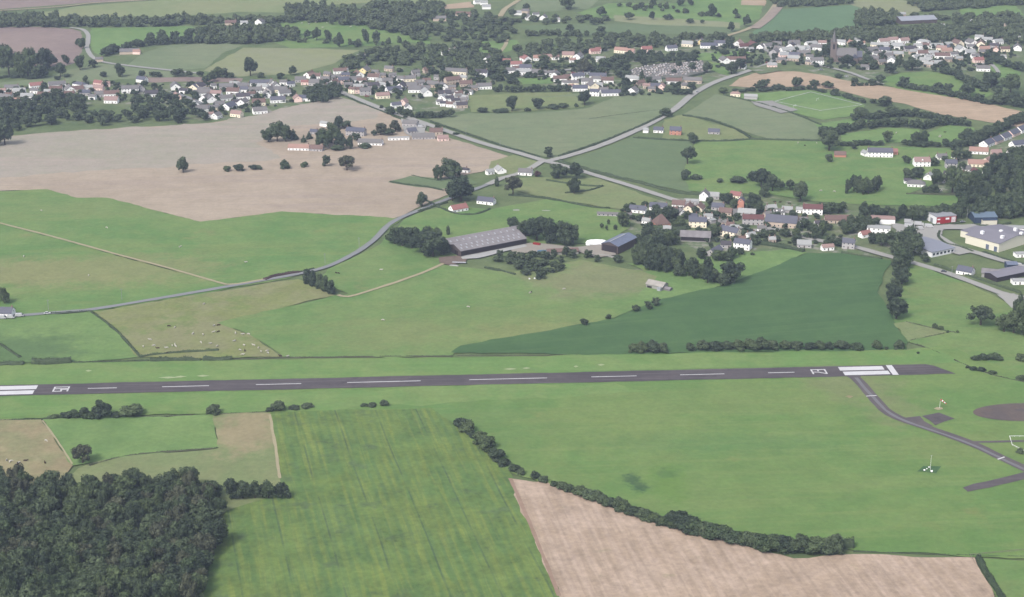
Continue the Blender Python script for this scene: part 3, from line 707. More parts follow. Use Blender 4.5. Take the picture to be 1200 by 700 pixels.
def hedge(pts, w, h, label, fol=None, name='hedge', dens=2.2, bump=.35, world=False, kind=None):
    """one continuous hedge along photo points, w x h in metres"""
    P = spline([Vector(p) for p in pts] if world else [G(*p) for p in pts], 2.2); seed = int(pts[0][0] * 3 + pts[0][1]); rs = np.random.RandomState(abs(seed) % 9999)
    ring = 7; V = []; Q = []; LP = []; LN = []
    for i, p in enumerate(P):
        d = (P[min(i + 1, len(P) - 1)] - P[max(i - 1, 0)]).normalized(); n = Vector((-d.y, d.x, 0))
        k = 1 + bump * 1.6 * mnoise.noise(Vector((p.x * .16, p.y * .16, seed))); hh = h * max(.45, k); ww = w * max(.5, 1 + bump * mnoise.noise(Vector((p.x * .2, p.y * .2, seed + 9))))
        prof = [(-.5, 0), (-.52, .45), (-.38, .85), (0, 1.0), (.38, .85), (.52, .45), (.5, 0)]
        for a, b in prof:
            q = p + n * a * ww * .9; V.append((q.x, q.y, b * hh * .92))
        if i:
            o = (i - 1) * ring
            for j in range(ring - 1): Q.append((o + j, o + j + 1, o + ring + j + 1, o + ring + j))
        if i:
            L = (P[i] - P[i - 1]).length; m = int(L * (w + 2 * h) * dens)
            for _ in range(m):
                t = rs.uniform(0, math.pi); f = rs.uniform(0, 1); q = P[i - 1].lerp(p, f)
                c, s = math.cos(t), math.sin(t); rr = rs.uniform(.86, 1.14)
                a = q + n * c * ww * .5 * rr; LP.append((a.x, a.y, max(.1, s ** .7 * hh * rr))); LN.append((n.x * c, n.y * c, s))
    V = np.array(V); e = len(V)
    LV, LQ = leaf_quads(rs, np.array(LP), np.array(LN), .34, .7)
    ends = [tuple(range(ring))[::-1], tuple(range(e - ring, e))]
    T = [(q[0], q[i], q[i + 1]) for q in ends for i in range(1, ring - 1)]
    o = bpy.data.objects.new(name, np_mesh(name, np.concatenate([V, LV]), np.concatenate([np.array(Q), LQ + e]), T, mats=[fol or F_HEDGE])); C.objects.link(o)
    return tag(o, label, 'hedge' if name == 'hedge' else name, kind=kind)
# ================================================================ trees that stand alone
T = tree
T(214, 204, 16, 21, 'lone dark tree standing in the middle of the bare brown field', 'round')
T(406, 202, 21, 20, 'broad round-topped tree below the farm hamlet in the brown field', 'spread', 'o')
T(382, 196, 11, 14, 'narrow dark tree just left of the broad round-topped one', 'round')
row([(333, 199, 12, 12), (357, 197, 9, 8), (265, 202, 10, 8), (279, 202, 14, 10), (297, 200, 10, 7), (303, 200, 7, 7)], 'dark bush', 'of the ragged line across the brown field', 'bush')
T(293, 90, 16, 23, 'tall dark tree standing alone in the pale field above the left village', 'round')
T(306, 92, 8, 8, 'small bush to the right of the tall field tree', 'bush'); T(343, 89, 11, 12, 'round tree at the edge of the pale field behind slate roofs')
T(328, 93, 10, 8, 'low bush behind the long slate row of the left village', 'bush')
row([(254, 92, 14, 14), (262, 92, 12, 12), (247, 97, 12, 12), (270, 92, 10, 7), (240, 100, 10, 10)], 'dark tree', 'in the clump above the left village', parts=False)
row([(140, 91, 13, 17), (121, 91, 9, 7), (166, 91, 10, 8), (178, 91, 8, 7), (185, 91, 11, 7), (207, 91, 17, 10), (221, 91, 9, 8), (234, 91, 9, 8)], 'round tree', 'of the hedge line above the left village', 'round', parts=False)
T(494, 244, 17, 19, 'tree on the lane bend at the edge of the brown field')
row([(526, 211, 26, 26), (513, 213, 13, 20), (536, 208, 12, 18)], 'tall tree', 'of the trio beside the small white house')
row([(540, 239, 36, 34), (530, 237, 18, 24)], 'big dark tree', 'above the red-roofed house')
T(601, 231, 20, 25, 'olive-green tree beside the lane junction', 'spread', 'o'); T(582, 219, 6, 12, 'thin upright tree near the lane junction', 'tall')
T(643, 186, 11, 14, 'dark tree right behind the crossroads'); T(630, 208, 9, 8, 'dark bush beside the white house at the crossroads', 'bush', 'r')
row([(655, 211, 22, 19), (675, 211, 20, 20)], 'dark round tree', 'below the crossroads'); T(673, 229, 19, 22, 'round tree standing in the hay meadow below the crossroads')
T(812, 169, 15, 14, 'dark round tree under the pale gardens'); T(806, 194, 17, 23, 'tall ragged tree between the dull crop and the green meadow', 'spread')
T(803, 212, 13, 14, 'dark bush at the meadow corner', 'bush'); T(816, 212, 17, 7, 'low wide bush next to the meadow corner', 'bush')
T(844, 215, 8, 6, 'small round bush alone in the green meadow', 'bush'); T(866, 216, 18, 10, 'trimmed oblong bush in the green meadow', 'bush')
row([(882, 214, 14, 14), (893, 222, 26, 25), (906, 226, 18, 22), (896, 232, 14, 17), (917, 222, 8, 10)], 'dark tree', 'of the clump inside the green meadow')
row([(926, 224, 12, 13), (939, 238, 25, 25)], 'dark tree', 'of the pair above the slate hall')
T(973, 179, 28, 27, 'big dark round tree beside the red-brown shed'); T(1001, 176, 10, 9, 'small round tree right of the red-brown shed'); T(972, 191, 10, 11, 'bush in front of the big dark round tree', 'bush')
scatter_poly([(990, 222), (1033, 222), (1033, 229), (989, 229)], 6.5, 8.5, 14, 'tree of the square block planted in the green meadow', 'block of planted trees', 'dm', parts=True, hv=.1)
T(1062, 193, 11, 11, 'round tree left of the pink-tiled white house')
row([(705, 269, 5, 8), (713, 264, 4, 7), (711, 271, 4, 7), (721, 271, 5, 8), (735, 266, 5, 8)], 'young orchard tree', 'in the green lawn', 'round')
row([(684, 383, 10, 10), (713, 376, 8, 8)], 'small round tree', 'of the pair on the edge of the maize')
row([(745, 367, 10, 10), (760, 364, 11, 11), (769, 360, 10, 11)], 'round tree', 'of the three below the field shed')
T(857, 334, 31, 28, 'big dark tree at the corner of the maize field'); T(848, 336, 18, 17, 'bush crowding under the big corner tree', 'bush')
T(1151, 385, 29, 27, 'big spreading oak alone in the pasture under the main road', 'spread')
row([(1178, 392, 22, 24), (1190, 394, 28, 30), (1202, 396, 30, 46), (1194, 384, 18, 40)], 'dark tree', 'of the clump under the road junction')
row([(1066, 296, 34, 30), (1050, 303, 22, 22), (1060, 316, 26, 26), (1071, 302, 22, 26), (1052, 322, 22, 22), (1058, 336, 22, 22), (1049, 344, 18, 18), (1047, 357, 22, 24), (1052, 377, 26, 28), (1084, 308, 12, 12)], 'dark tree', 'of the line between maize and pasture')
T(95, 547, 26, 25, 'lone grey-green tree on the fence line above the wood', 'spread', 'o')
row([(117, 492, 25, 22), (155, 491, 29, 16, 'bush')], 'rounded dark tree', 'under the runway number', 'round')
row([(63, 492, 14, 6), (76, 492, 15, 9), (86, 492, 16, 12), (98, 492, 14, 15), (104, 492, 16, 10), (135, 491, 14, 8)], 'low bush', 'of the scrub under the runway number', 'bush', 'dm')
T(249, 488, 18, 14, 'round dark bush at the corner of the dry paddock', 'bush')
row([(316, 484, 10, 7), (326, 484, 18, 14), (344, 481, 16, 5), (360, 480, 16, 7)], 'dark bush', 'on top of the striped meadow', 'bush')
row([(427, 478, 10, 5), (436, 478, 12, 6), (450, 477, 12, 8)], 'small bush', 'under the middle of the runway', 'bush')
row([(743, 415, 13, 13), (752, 415, 16, 15), (765, 415, 18, 17), (777, 415, 14, 14)], 'dark bush', 'of the detached clump by the runway', 'bush')
row([(809, 413, 13, 12), (824, 412, 18, 13), (838, 412, 20, 12), (852, 412, 16, 12), (866, 412, 18, 14), (880, 412, 20, 15), (893, 412, 18, 17), (906, 412, 16, 13), (920, 412, 16, 13), (934, 411, 16, 12), (950, 411, 16, 10), (961, 411, 14, 12), (972, 411, 11, 11), (988, 411, 19, 12), (1005, 411, 18, 9), (1028, 411, 13, 13), (1039, 411, 5, 5), (1054, 411, 12, 13)],
    'dark bush', 'of the long row between runway and maize', 'bush')
row([(1144, 424, 10, 7), (1153, 424, 14, 9), (1168, 424, 17, 10), (1198, 425, 14, 11)], 'dark bush', 'in the meadow past the runway end', 'bush')
row([(1134, 433, 5, 5), (1142, 436, 9, 7), (1151, 437, 10, 7), (1164, 440, 9, 6), (1198, 448, 12, 9)], 'small bush', 'along the fence past the runway end', 'bush')
row([(1096, 386, 8, 7), (1103, 388, 7, 6), (1111, 391, 4, 4), (1122, 391, 4, 4)], 'small bush', 'on the yellow triangle of grass', 'bush')
T(1076, 416, 4, 4, 'tiny bush on the pasture bank', 'bush')
row([(360, 334, 11, 19, 'tall'), (367, 337, 11, 20, 'tall'), (374, 340, 12, 20, 'tall'), (381, 343, 12, 20, 'tall'), (388, 346, 11, 18, 'tall')], 'clipped dense tree', 'of the slanting screen by the lane', 'tall')
row([(462, 288, 20, 22), (471, 291, 22, 25), (482, 294, 26, 28), (494, 299, 28, 29), (507, 304, 34, 33), (519, 301, 22, 24), (499, 285, 20, 20), (480, 284, 20, 18), (513, 285, 14, 18)], 'dark tree', 'of the clump left of the long barn')
T(525, 276, 5, 12, 'slim young tree behind the long barn', 'tall', 'm')
row([(602, 273, 17, 19), (616, 280, 24, 22), (629, 285, 29, 31), (645, 288, 29, 33), (662, 289, 28, 30), (672, 287, 20, 24)], 'large dark tree', 'of the grove behind the farmyard')
scatter_poly([(574, 303), (600, 299), (648, 302), (664, 312), (652, 324), (630, 328), (600, 318)], 9.5, 8.5, 5.6, 'low scrubby tree in the thicket below the farmyard', 'thicket below the farmyard', 'dmm', parts=True)
row([(649, 305, 9, 13), (663, 303, 10, 15), (671, 304, 12, 12)], 'dark tree', 'by the sheds of the farmyard')
row([(689, 303, 12, 10), (700, 308, 9, 9), (724, 309, 13, 10)], 'small tree', 'in front of the blue-roofed barn')
scatter_poly([(737, 309), (742, 298), (760, 296), (790, 306), (850, 330), (846, 336), (815, 331), (775, 322)], 8.5, 10, 12.5, 'dark tree of the belt between field shed and barns', 'tree belt above the field shed', 'ddm', parts=True)
row([(760, 300, 22, 20), (772, 294, 20, 20), (783, 290, 18, 20), (822, 306, 16, 16)], 'tall dark tree', 'on top of the tree belt')
row([(843, 308, 18, 15), (858, 304, 18, 15), (868, 300, 10, 10)], 'leafy tree', 'in front of the stone farmhouse', fol='m')
T(882, 300, 6, 4, 'tiny bush on the lawn beside the maize field', 'bush')

# ================================================================ the near wood, lower left
scatter_poly([(-30, 572), (60, 576), (100, 578), (150, 574), (210, 570), (245, 575), (264, 590), (262, 612), (248, 660), (238, 706), (236, 720), (-20, 720), (-30, 640)], 7.7, 12, 13,
             'broadleaf tree in the dense dark wood under the dry paddock', 'trees of the dense near wood', 'ddddmmmo', name='woodland_tree', kinds=('round', 'round', 'spread'), hv=.3, wv=.35)
row([(272, 588, 22, 28), (284, 588, 22, 24), (298, 588, 22, 24), (314, 588, 22, 23), (328, 587, 18, 22), (336, 586, 12, 14)], 'dark tree', 'of the spur beside the near wood')

# ================================================================ hedgerow down the middle of the lower fields
row([(541, 503, 18, 14), (548, 509, 20, 17), (553, 515, 10, 9), (563, 523, 20, 18), (570, 530, 24, 20), (580, 542, 22, 17), (592, 549, 15, 12), (602, 555, 15, 11), (611, 558, 10, 10), (627, 563, 12, 11), (637, 567, 11, 10), (649, 572, 9, 9), (660, 577, 14, 13), (668, 579, 12, 12), (680, 583, 20, 13)],
    'rounded bush', 'of the hedgerow down the lower fields', 'bush')
def bead(x0, y0, x1, y1, n, w, h):
    return [(x0 + (x1 - x0) * i / (n - 1), y0 + (y1 - y0) * i / (n - 1), w * rt.uniform(.75, 1.25), h * rt.uniform(.75, 1.2)) for i in range(n)]
row(bead(690, 586, 738, 605, 9, 17, 14) + bead(742, 607, 784, 621, 8, 18, 14) + bead(787, 621, 815, 628, 4, 24, 21) + bead(819, 629, 896, 648, 14, 22, 18) + bead(900, 649, 980, 652, 9, 25, 23),
    'dark bush', 'of the thick stubble-side hedgerow', 'bush', 'ddm')
hedge([(984, 642), (1000, 642)], 5, 5.5, 'square-cut green hedge end beside the stubble corner', bump=.05)
hedge([(1146, 657), (1155, 672), (1166, 690), (1180, 712)], 3.2, 3.0, 'dark hedge separating the stubble from the corner meadow')
hedge([(1000, 647), (1060, 649), (1140, 652), (1230, 654)], .7, .8, 'thin hedge line along the top of the stubble field')
hedge([(105, 547), (125, 541), (145, 536), (170, 533), (205, 530), (256, 526)], 1.4, 1.1, 'low ragged hedge between fresh meadow and hay meadow', fol=F_OLIVE)
hedge([(-30, 494), (30, 493), (60, 492)], 1.2, 1.2, 'low hedge on top of the dry paddock')
hedge([(172, 490), (210, 488), (244, 487)], .8, .8, 'thin dry hedge below the runway verge', fol=F_OLIVE)
hedge([(262, 486), (290, 485), (314, 484)], .9, .9, 'thin hedge on top of the dry pasture corner', fol=F_OLIVE)
# hedges north of the runway
hedge([(-30, 430), (12, 428), (28, 428)], 4, 2.4, 'dark hedge by the road end of the north verge')
hedge([(38, 427), (60, 427), (84, 425)], 5, 4.0, 'thick dark hedge above the runway number')
hedge([(86, 426), (130, 425), (175, 424)], 1.6, 1.4, 'thin hedge above the left stretch of runway')
hedge([(176, 424), (192, 423.5), (228, 423), (236, 423)], 3.4, 2.6, 'dark hedge patch under the cow pasture')
hedge([(238, 423), (272, 422)], 4.4, 2.6, 'short thick hedge under the cow pasture corner')
hedge([(274, 422), (330, 420), (420, 419), (530, 418)], 1.0, .9, 'long thin fence hedge above the middle runway', fol=F_OLIVE)
hedge([(536, 417), (640, 417), (735, 416)], .8, .6, 'thin hedge at the foot of the maize field', fol=F_OLIVE)
hedge([(164, 419), (186, 416), (210, 414), (248, 412), (256, 411)], 2.2, 1.7, 'dark hedge at the foot of the cow pasture')
hedge([(106, 366), (122, 377), (138, 390), (152, 405), (164, 419)], 1.8, 1.5, 'dark hedge between bright meadow and cow pasture')
hedge([(60, 368.5), (84, 367), (106, 365)], 1.6, 1.3, 'low hedge beside the road above the bright meadow')
hedge([(0, 404), (10, 411), (24, 420)], 2.4, 1.6, 'dark reedy ditch hedge in the bright meadow')
hedge([(310, 329), (325, 324), (345, 321), (352, 320)], 3.4, 2.0, 'bramble bank beside the lane bend', fol=F_RED)
hedge([(352, 320), (368, 316)], 2, 1.6, 'dark hedge on the lane in front of the tree screen')
# field hedges of the middle ground
hedge([(457, 214), (475, 217), (500, 220), (520, 224)], 2.2, 1.6, 'dark hedge under the small green wedge')
hedge([(482, 206), (500, 210), (518, 213)], 1.2, 1.0, 'thin hedge over the small green wedge')
hedge([(505, 143), (560, 162), (600, 175), (632, 185)], 2.6, 1.4, 'long roadside hedge from the village to the crossroads')
hedge([(655, 184), (700, 169), (745, 151), (775, 137)], 3.4, 2.0, 'roadside hedge climbing from the crossroads')
hedge([(655, 190), (700, 203), (750, 215), (800, 227), (880, 230)], 3.6, 2.2, 'roadside hedge running down from the crossroads to the hamlet')
hedge([(596, 229), (640, 233), (690, 243), (715, 245)], 2.6, 1.6, 'hedge under the hay meadow below the crossroads')
hedge([(640, 212), (680, 218), (708, 219)], 2.0, 1.6, 'short hedge across the hay meadow')
hedge([(662, 227), (690, 224), (706, 219)], 2.0, 1.6, 'curving low hedge beside the round hay-meadow tree')
hedge([(490, 249), (510, 242), (524, 238)], 2.4, 1.6, 'hedge at the lane beside the brown field')
hedge([(742, 162), (770, 164), (815, 166), (850, 166), (880, 164)], 2.6, 1.8, 'hedge between the gardens and the green meadow')
hedge([(880, 164), (920, 165), (962, 166)], 2.8, 1.8, 'hedge on top of the green meadow')
hedge([(800, 136), (830, 141), (862, 152), (880, 163)], 2.6, 2.0, 'hedge between pale gardens and grey-green crop')
hedge([(848, 112), (890, 122), (930, 134), (962, 147)], 2.2, 1.8, 'hedge between the sports field and the grey-green crop')
hedge([(500, 236), (530, 250), (556, 252), (574, 246)], 2.2, 1.6, 'garden hedge around the red-roofed house')
hedge([(887, 286), (910, 289), (942, 296)], 4, 3.0, 'clipped dark hedge beside the light grey shed')
hedge([(766, 267), (790, 270), (808, 268)], 4, 3.0, 'clipped hedge in front of the steep red barn')
hedge([(1062, 228), (1090, 228), (1120, 228)], 1.6, 1.4, 'thin hedge under the house with the tan roof', fol=F_OLIVE)
hedge([(1095, 311), (1116, 318), (1136, 324), (1160, 332), (1196, 344)], 2.2, 1.6, 'roadside hedge passing the white house')
hedge([(1152, 296), (1175, 304), (1200, 311)], 2.6, 1.4, 'hedge in front of the cream factory')
hedge([(1101, 272), (1100, 279), (1108, 286), (1124, 290), (1140, 296)], 2.4, 1.8, 'curved hedge round the factory lawn')
hedge([(1092, 265), (1110, 264), (1128, 261)], 2.4, 1.6, 'hedge in front of the red depot')
hedge([(1140, 263), (1150, 266), (1158, 265)], 2.2, 1.6, 'small dark hedge under the blue depot')
hedge([(1163, 268), (1184, 262)], 2.4, 1.6, 'short hedge beside the white annex')
hedge([(568, 314), (590, 319), (604, 323)], 1.8, 1.6, 'low hedge beside the farmyard thicket')
hedge([(986, 297), (1010, 301), (1034, 304)], 2.0, 1.6, 'hedge along the top of the maize field')
hedge([(1064, 401), (1085, 408), (1104, 416)], .9, .8, 'thin fence hedge past the row of bushes', fol=F_OLIVE)
hedge([(1110, 391), (1090, 395), (1066, 400)], 1.0, .8, 'thin hedge under the yellow triangle of grass', fol=F_OLIVE)
hedge([(1062, 378), (1090, 385), (1120, 391)], 1.2, 1.0, 'thin hedge above the yellow triangle of grass', fol=F_OLIVE)
hedge([(1118, 423), (1140, 432), (1165, 441), (1215, 452)], 1.0, 1.0, 'fence hedge running past the runway end', fol=F_OLIVE)
hedge([(690, 140), (740, 133), (800, 126)], .9, .7, 'faint hedge across the upper grey-green crop', fol=F_OLIVE)
hedge([(405, 113), (430, 124), (470, 140), (500, 152)], 2.4, 1.2, 'dark verge hedge along the pale road above the brown field')

# ================================================================ belts and clumps that read as trees, one shared label each
BL = scatter_line
BL([(1012, 255), (1030, 256), (1060, 258), (1100, 258), (1130, 256), (1160, 256), (1205, 254)], 8, 11, 13, 'dark tree of the thick belt behind the red depot', 'belt behind the red depot', 'dd')
scatter_poly([(1118, 250), (1125, 232), (1140, 215), (1165, 205), (1215, 196), (1215, 256), (1150, 256)], 12, 13, 14, 'dark tree of the wood above the blue depot', 'wood above the blue depot', 'ddm', rowsc=1.3)
row([(1118, 228, 26, 34), (1131, 232, 24, 32)], 'big dark tree', 'below the tiled farmhouses')
row([(962, 250, 14, 13), (972, 252, 16, 15), (983, 252, 16, 14), (988, 248, 10, 11)], 'round tree', 'of the clump behind the brown barn')
scatter_poly([(978, 272), (990, 266), (1020, 262), (1024, 272), (1000, 278), (982, 276)], 9, 9, 9, 'leafy tree in the garden right of the brown barn', 'garden right of the brown barn', 'dm', parts=True)
row([(934, 281, 14, 14), (956, 282, 16, 20), (964, 278, 12, 18), (918, 277, 12, 9), (906, 278, 10, 8), (974, 287, 12, 10)], 'dark tree', 'in front of the slate hall')
row([(1028, 265, 10, 10), (1034, 290, 18, 18), (1024, 287, 16, 14), (1044, 288, 16, 18)], 'dark tree', 'around the small red-roofed house', parts=True)
row([(730, 268, 20, 20), (762, 260, 18, 14), (787, 262, 22, 20), (797, 268, 16, 16), (775, 254, 14, 10)], 'dark garden tree', 'around the steep red barn')
scatter_poly([(738, 284), (758, 272), (800, 276), (796, 290), (770, 290), (748, 292)], 9, 8.5, 7.5, 'leafy shrub in the garden below the steep red barn', 'garden below the steep red barn', 'dm', parts=True)
row([(760, 275, 16, 12), (805, 258, 12, 10), (828, 256, 12, 10), (846, 264, 12, 9), (874, 278, 16, 12), (898, 280, 14, 10), (908, 258, 12, 9), (930, 258, 12, 10), (944, 268, 14, 12), (852, 308, 16, 11), (832, 242, 11, 11), (846, 236, 7, 9), (854, 240, 18, 14), (862, 246, 14, 14), (883, 246, 20, 20), (890, 252, 14, 16), (864, 258, 11, 8), (838, 278, 18, 14), (884, 288, 16, 14), (833, 292, 6, 8), (905, 252, 16, 8)], 'garden tree', 'of the hamlet in the middle', fol='d')
row([(740, 247, 10, 10), (734, 246, 6, 8), (756, 243, 8, 8)], 'garden bush', 'beside the upper slate-roofed houses', 'bush', 'm')
row([(1079, 206, 10, 10), (1065, 212, 16, 14), (1075, 210, 18, 14), (1062, 203, 7, 6), (1099, 218, 16, 20), (1096, 196, 14, 12), (1108, 190, 9, 7), (1122, 190, 15, 18), (1134, 188, 14, 12), (1085, 227, 10, 9), (1095, 228, 12, 12), (1128, 202, 9, 12)], 'garden tree', 'of the hamlet with tiled roofs', fol='d')
BL([(988, 171), (1010, 171), (1035, 170)], 7, 8, 5.5, 'low tree of the hedgerow above the manor', 'hedgerow above the manor')
BL([(1060, 170), (1085, 172), (1115, 173)], 7, 8, 6, 'low tree of the hedgerow right of the manor', 'hedgerow right of the manor')
row([(1040, 168, 15, 15), (1074, 170, 14, 16), (1083, 170, 14, 17), (1108, 170, 8, 8), (1133, 168, 18, 18)], 'hedgerow tree', 'above the manor and pink-tiled house')
BL([(962, 160), (985, 157), (1005, 150), (1040, 149), (1060, 148), (1080, 152), (1110, 146), (1140, 148)], 8, 10, 9, 'dark tree of the hedgerow over the bright paddocks', 'hedgerow over the bright paddocks')
BL([(1118, 176), (1140, 168), (1165, 155), (1205, 141)], 8, 10, 10, 'dark tree of the belt above the terraced slate roofs', 'belt above the terraced slate roofs')
BL([(1138, 172), (1150, 163), (1175, 153)], 9, 10, 8, 'dark tree of the belt above the terraced slate roofs', 'belt above the terraced slate roofs')
scatter_poly([(1150, 205), (1165, 190), (1205, 176), (1215, 196), (1170, 208)], 11, 12, 11, 'dark tree of the wood right of the tiled farmhouses', 'wood right of the tiled farmhouses', 'ddm', rowsc=1.3)
# hamlet in the brown field
row([(314, 168, 16, 18), (324, 168, 22, 26), (334, 168, 18, 22), (344, 165, 10, 14, 'cone'), (356, 168, 7, 10, 'cone'), (362, 164, 8, 10, 'cone'), (378, 176, 26, 26), (388, 170, 24, 26), (396, 152, 14, 16), (405, 152, 16, 10), (399, 176, 18, 20), (410, 176, 10, 18), (417, 166, 12, 10), (396, 178, 16, 8, 'bush'), (427, 175, 16, 7, 'bush'), (446, 160, 16, 16, 'round', 'o'), (455, 160, 14, 10), (463, 156, 14, 16, 'round', 'o'), (439, 160, 8, 8)], 'tree', 'of the hamlet inside the brown field')
row([(513, 154, 9, 9), (475, 139, 6, 4), (534, 159, 8, 4, 'bush'), (447, 128, 5, 5)], 'dark bush', 'on the roadside by the stone farm', 'bush')
# centre, between village and crop
BL([(455, 134), (480, 137), (505, 139), (530, 138)], 9, 10, 9, 'dark tree of the thicket where the pale road leaves the village', 'thicket where the road leaves the village')
row([(600, 132, 15, 20), (566, 133, 14, 7, 'bush'), (586, 133, 20, 5, 'bush'), (618, 131, 8, 5, 'bush'), (630, 129, 18, 14), (648, 128, 16, 6, 'bush'), (660, 127, 14, 6, 'bush'), (675, 126, 5, 5, 'bush'), (685, 124, 16, 18)], 'dark tree', 'along the foot of the pale paddock')
BL([(582, 108), (620, 108), (668, 107)], 7, 8, 8, 'dark tree of the hedge above the pale paddock', 'hedge above the pale paddock')
T(599, 99, 17, 12, 'dark round tree above the hedge of the pale paddock')
row([(781, 138, 18, 12), (793, 112, 12, 10), (811, 106, 12, 10), (829, 86, 14, 14), (848, 110, 12, 8, 'bush', 'l')], 'roadside tree', 'along the upper part of the climbing road')
row([(858, 88, 18, 16), (868, 82, 14, 14), (871, 72, 13, 16), (856, 58, 11, 15)], 'dark tree', 'by the top of the climbing road')
# far right hedgerows and woods
row([(896, 105, 16, 12), (935, 103, 16, 12), (888, 104, 10, 6), (912, 105, 14, 6), (955, 102, 14, 8), (970, 104, 16, 9), (980, 111, 10, 7), (994, 115, 12, 6)], 'hedgerow tree', 'between stubble and sports field')
BL([(862, 108), (900, 107), (950, 105), (980, 112), (1012, 121)], 9, 8, 4.5, 'low tree of the hedgerow over the sports field', 'hedgerow over the sports field')
row([(1038, 126, 22, 14), (1010, 140, 26, 14), (1024, 122, 10, 6), (1046, 136, 20, 12), (1062, 136, 14, 8)], 'dark tree', 'right of the sports field')
BL([(1000, 141), (1030, 139), (1060, 136), (1090, 140), (1120, 148)], 9, 10, 8, 'dark tree of the belt under the long stubble', 'belt under the long stubble')
BL([(1054, 102), (1080, 106), (1110, 112), (1150, 121), (1166, 122)], 9, 10, 7, 'dark tree of the hedgerow above the long stubble', 'hedgerow above the long stubble')
row([(1060, 101, 15, 11), (1100, 108, 14, 11), (1112, 110, 12, 12), (1136, 114, 22, 18), (1148, 120, 14, 10)], 'taller tree', 'in the hedgerow above the long stubble')
row([(1163, 104, 20, 20), (1186, 112, 26, 26), (1176, 124, 22, 18), (1190, 126, 22, 18), (1204, 128, 20, 20), (1170, 112, 16, 12)], 'big dark tree', 'right above the end of the stubble')
BL([(1000, 101), (1015, 101), (1032, 100)], 6, 6, 4, 'small bush by the lane under the church', 'bushes by the lane under the church')
row([(1044, 87, 18, 14), (1070, 84, 24, 16), (1054, 80, 12, 16), (1002, 99, 10, 8), (1022, 101, 10, 9), (1032, 98, 12, 11)], 'dark tree', 'below the far right village')
BL([(1096, 84), (1120, 90), (1140, 100), (1158, 108)], 8, 11, 8.5, 'dark tree of the belt between right village and green field', 'belt under the right village')
BL([(1158, 66), (1175, 76), (1195, 84), (1205, 86)], 9, 12, 10, 'dark tree at the edge of the right village', 'belt at the right village edge')
# left village belts
scatter_poly([(-12, 124), (40, 118), (70, 112), (100, 122), (98, 146), (0, 157), (-12, 157)], 12, 12, 10.5, 'dark tree of the belt under the left village houses', 'belt under the left village', 'ddm', rowsc=1.5)
scatter_poly([(98, 138), (150, 133), (200, 130), (236, 136), (243, 143), (180, 146), (98, 148)], 12, 12, 10, 'dark tree of the belt on top of the brown field', 'belt on top of the brown field', 'ddm', rowsc=1.5)
scatter_poly([(142, 120), (200, 113), (224, 122), (232, 134), (205, 130), (200, 122), (150, 122)], 13, 10, 8, 'garden tree among the left village houses', 'garden trees of the left village', 'dm', rowsc=1.5)
row([(4, 172, 22, 30), (-6, 172, 20, 26)], 'dark tree', 'at the left end of the brown field')
row([(4, 358, 14, 22), (-4, 356, 14, 20)], 'dark tree', 'behind the slate roof on the road')
row([(-2, 88, 18, 40), (9, 90, 22, 38), (22, 92, 16, 22), (31, 92, 26, 36), (46, 93, 22, 18), (50, 84, 26, 28), (70, 91, 14, 18), (76, 76, 10, 12), (93, 83, 14, 18), (40, 80, 18, 16), (108, 80, 12, 10), (62, 78, 12, 14)], 'big dark tree', 'of the grove above the left village', parts=True)
row([(95, 58, 8, 14), (92, 54, 8, 10), (97, 50, 5, 6)], 'dark bush', 'on the inside of the pale road bend', 'bush')
BL([(120, 66), (135, 62), (150, 58), (170, 54), (200, 52), (240, 51)], 8, 10, 10, 'dark tree of the row above the grey-green crop', 'row above the grey-green crop')
row([(175, 53, 14, 15), (190, 52, 14, 17), (205, 51, 12, 14), (222, 51, 14, 18), (238, 50, 16, 19)], 'tall dark tree', 'of the row above the grey-green crop')
BL([(0, 92), (18, 91), (40, 93)], 7, 7, 3.5, 'low bush at the foot of the left grove', 'bushes at the foot of the left grove')
row([(66, 94, 9, 5), (78, 91, 8, 5), (100, 96, 7, 8), (121, 91, 8, 7)], 'small bush', 'behind the first left village houses', 'bush', parts=True)
# clump of the town edge
scatter_poly([(357, 118), (362, 108), (380, 102), (398, 108), (400, 116), (390, 122), (365, 122)], 8, 10, 9.5, 'dark tree of the grove between village and brown field', 'grove between village and brown field', 'dd', parts=True)
row([(635, 83, 13, 12, 'round', 'r'), (634, 90, 9, 8, 'round', 'r'), (621, 90, 6, 6, 'round', 'r')], 'copper-leaved tree', 'in the central village', fol='r')
row([(641, 80, 12, 6, 'bush', 'l'), (652, 80, 12, 6, 'bush', 'l'), (664, 79, 12, 6, 'bush', 'l'), (653, 64, 9, 7, 'round', 'l'), (672, 79, 8, 6, 'bush', 'l')], 'yellow-green shrub', 'in the central village', 'bush', 'l')
row([(684, 88, 20, 20, 'round', 'o'), (697, 85, 9, 14, 'cone'), (708, 82, 16, 14)], 'tall tree', 'right of the tiled central houses')
row([(515, 113, 12, 14), (523, 97, 18, 14), (506, 88, 14, 10), (544, 110, 10, 8), (556, 92, 10, 10), (605, 100, 8, 6), (584, 96, 12, 10), (577, 86, 14, 12), (582, 74, 10, 10)], 'garden tree', 'among the dense central houses', parts=True)
row([(733, 104, 14, 14), (752, 93, 7, 13, 'cone'), (761, 100, 9, 10), (800, 112, 12, 8), (785, 107, 14, 6, 'bush'), (796, 79, 9, 8), (812, 83, 10, 10), (807, 112, 10, 8), (790, 87, 8, 6)], 'garden tree', 'around the old cemetery', parts=True)
scatter_poly([(702, 92), (704, 80), (720, 70), (760, 66), (820, 66), (822, 73), (770, 76), (738, 80), (735, 92)], 11, 11, 9.5, 'dark tree of the belt wrapped round the cemetery', 'belt round the cemetery', 'ddm', rowsc=1.4)
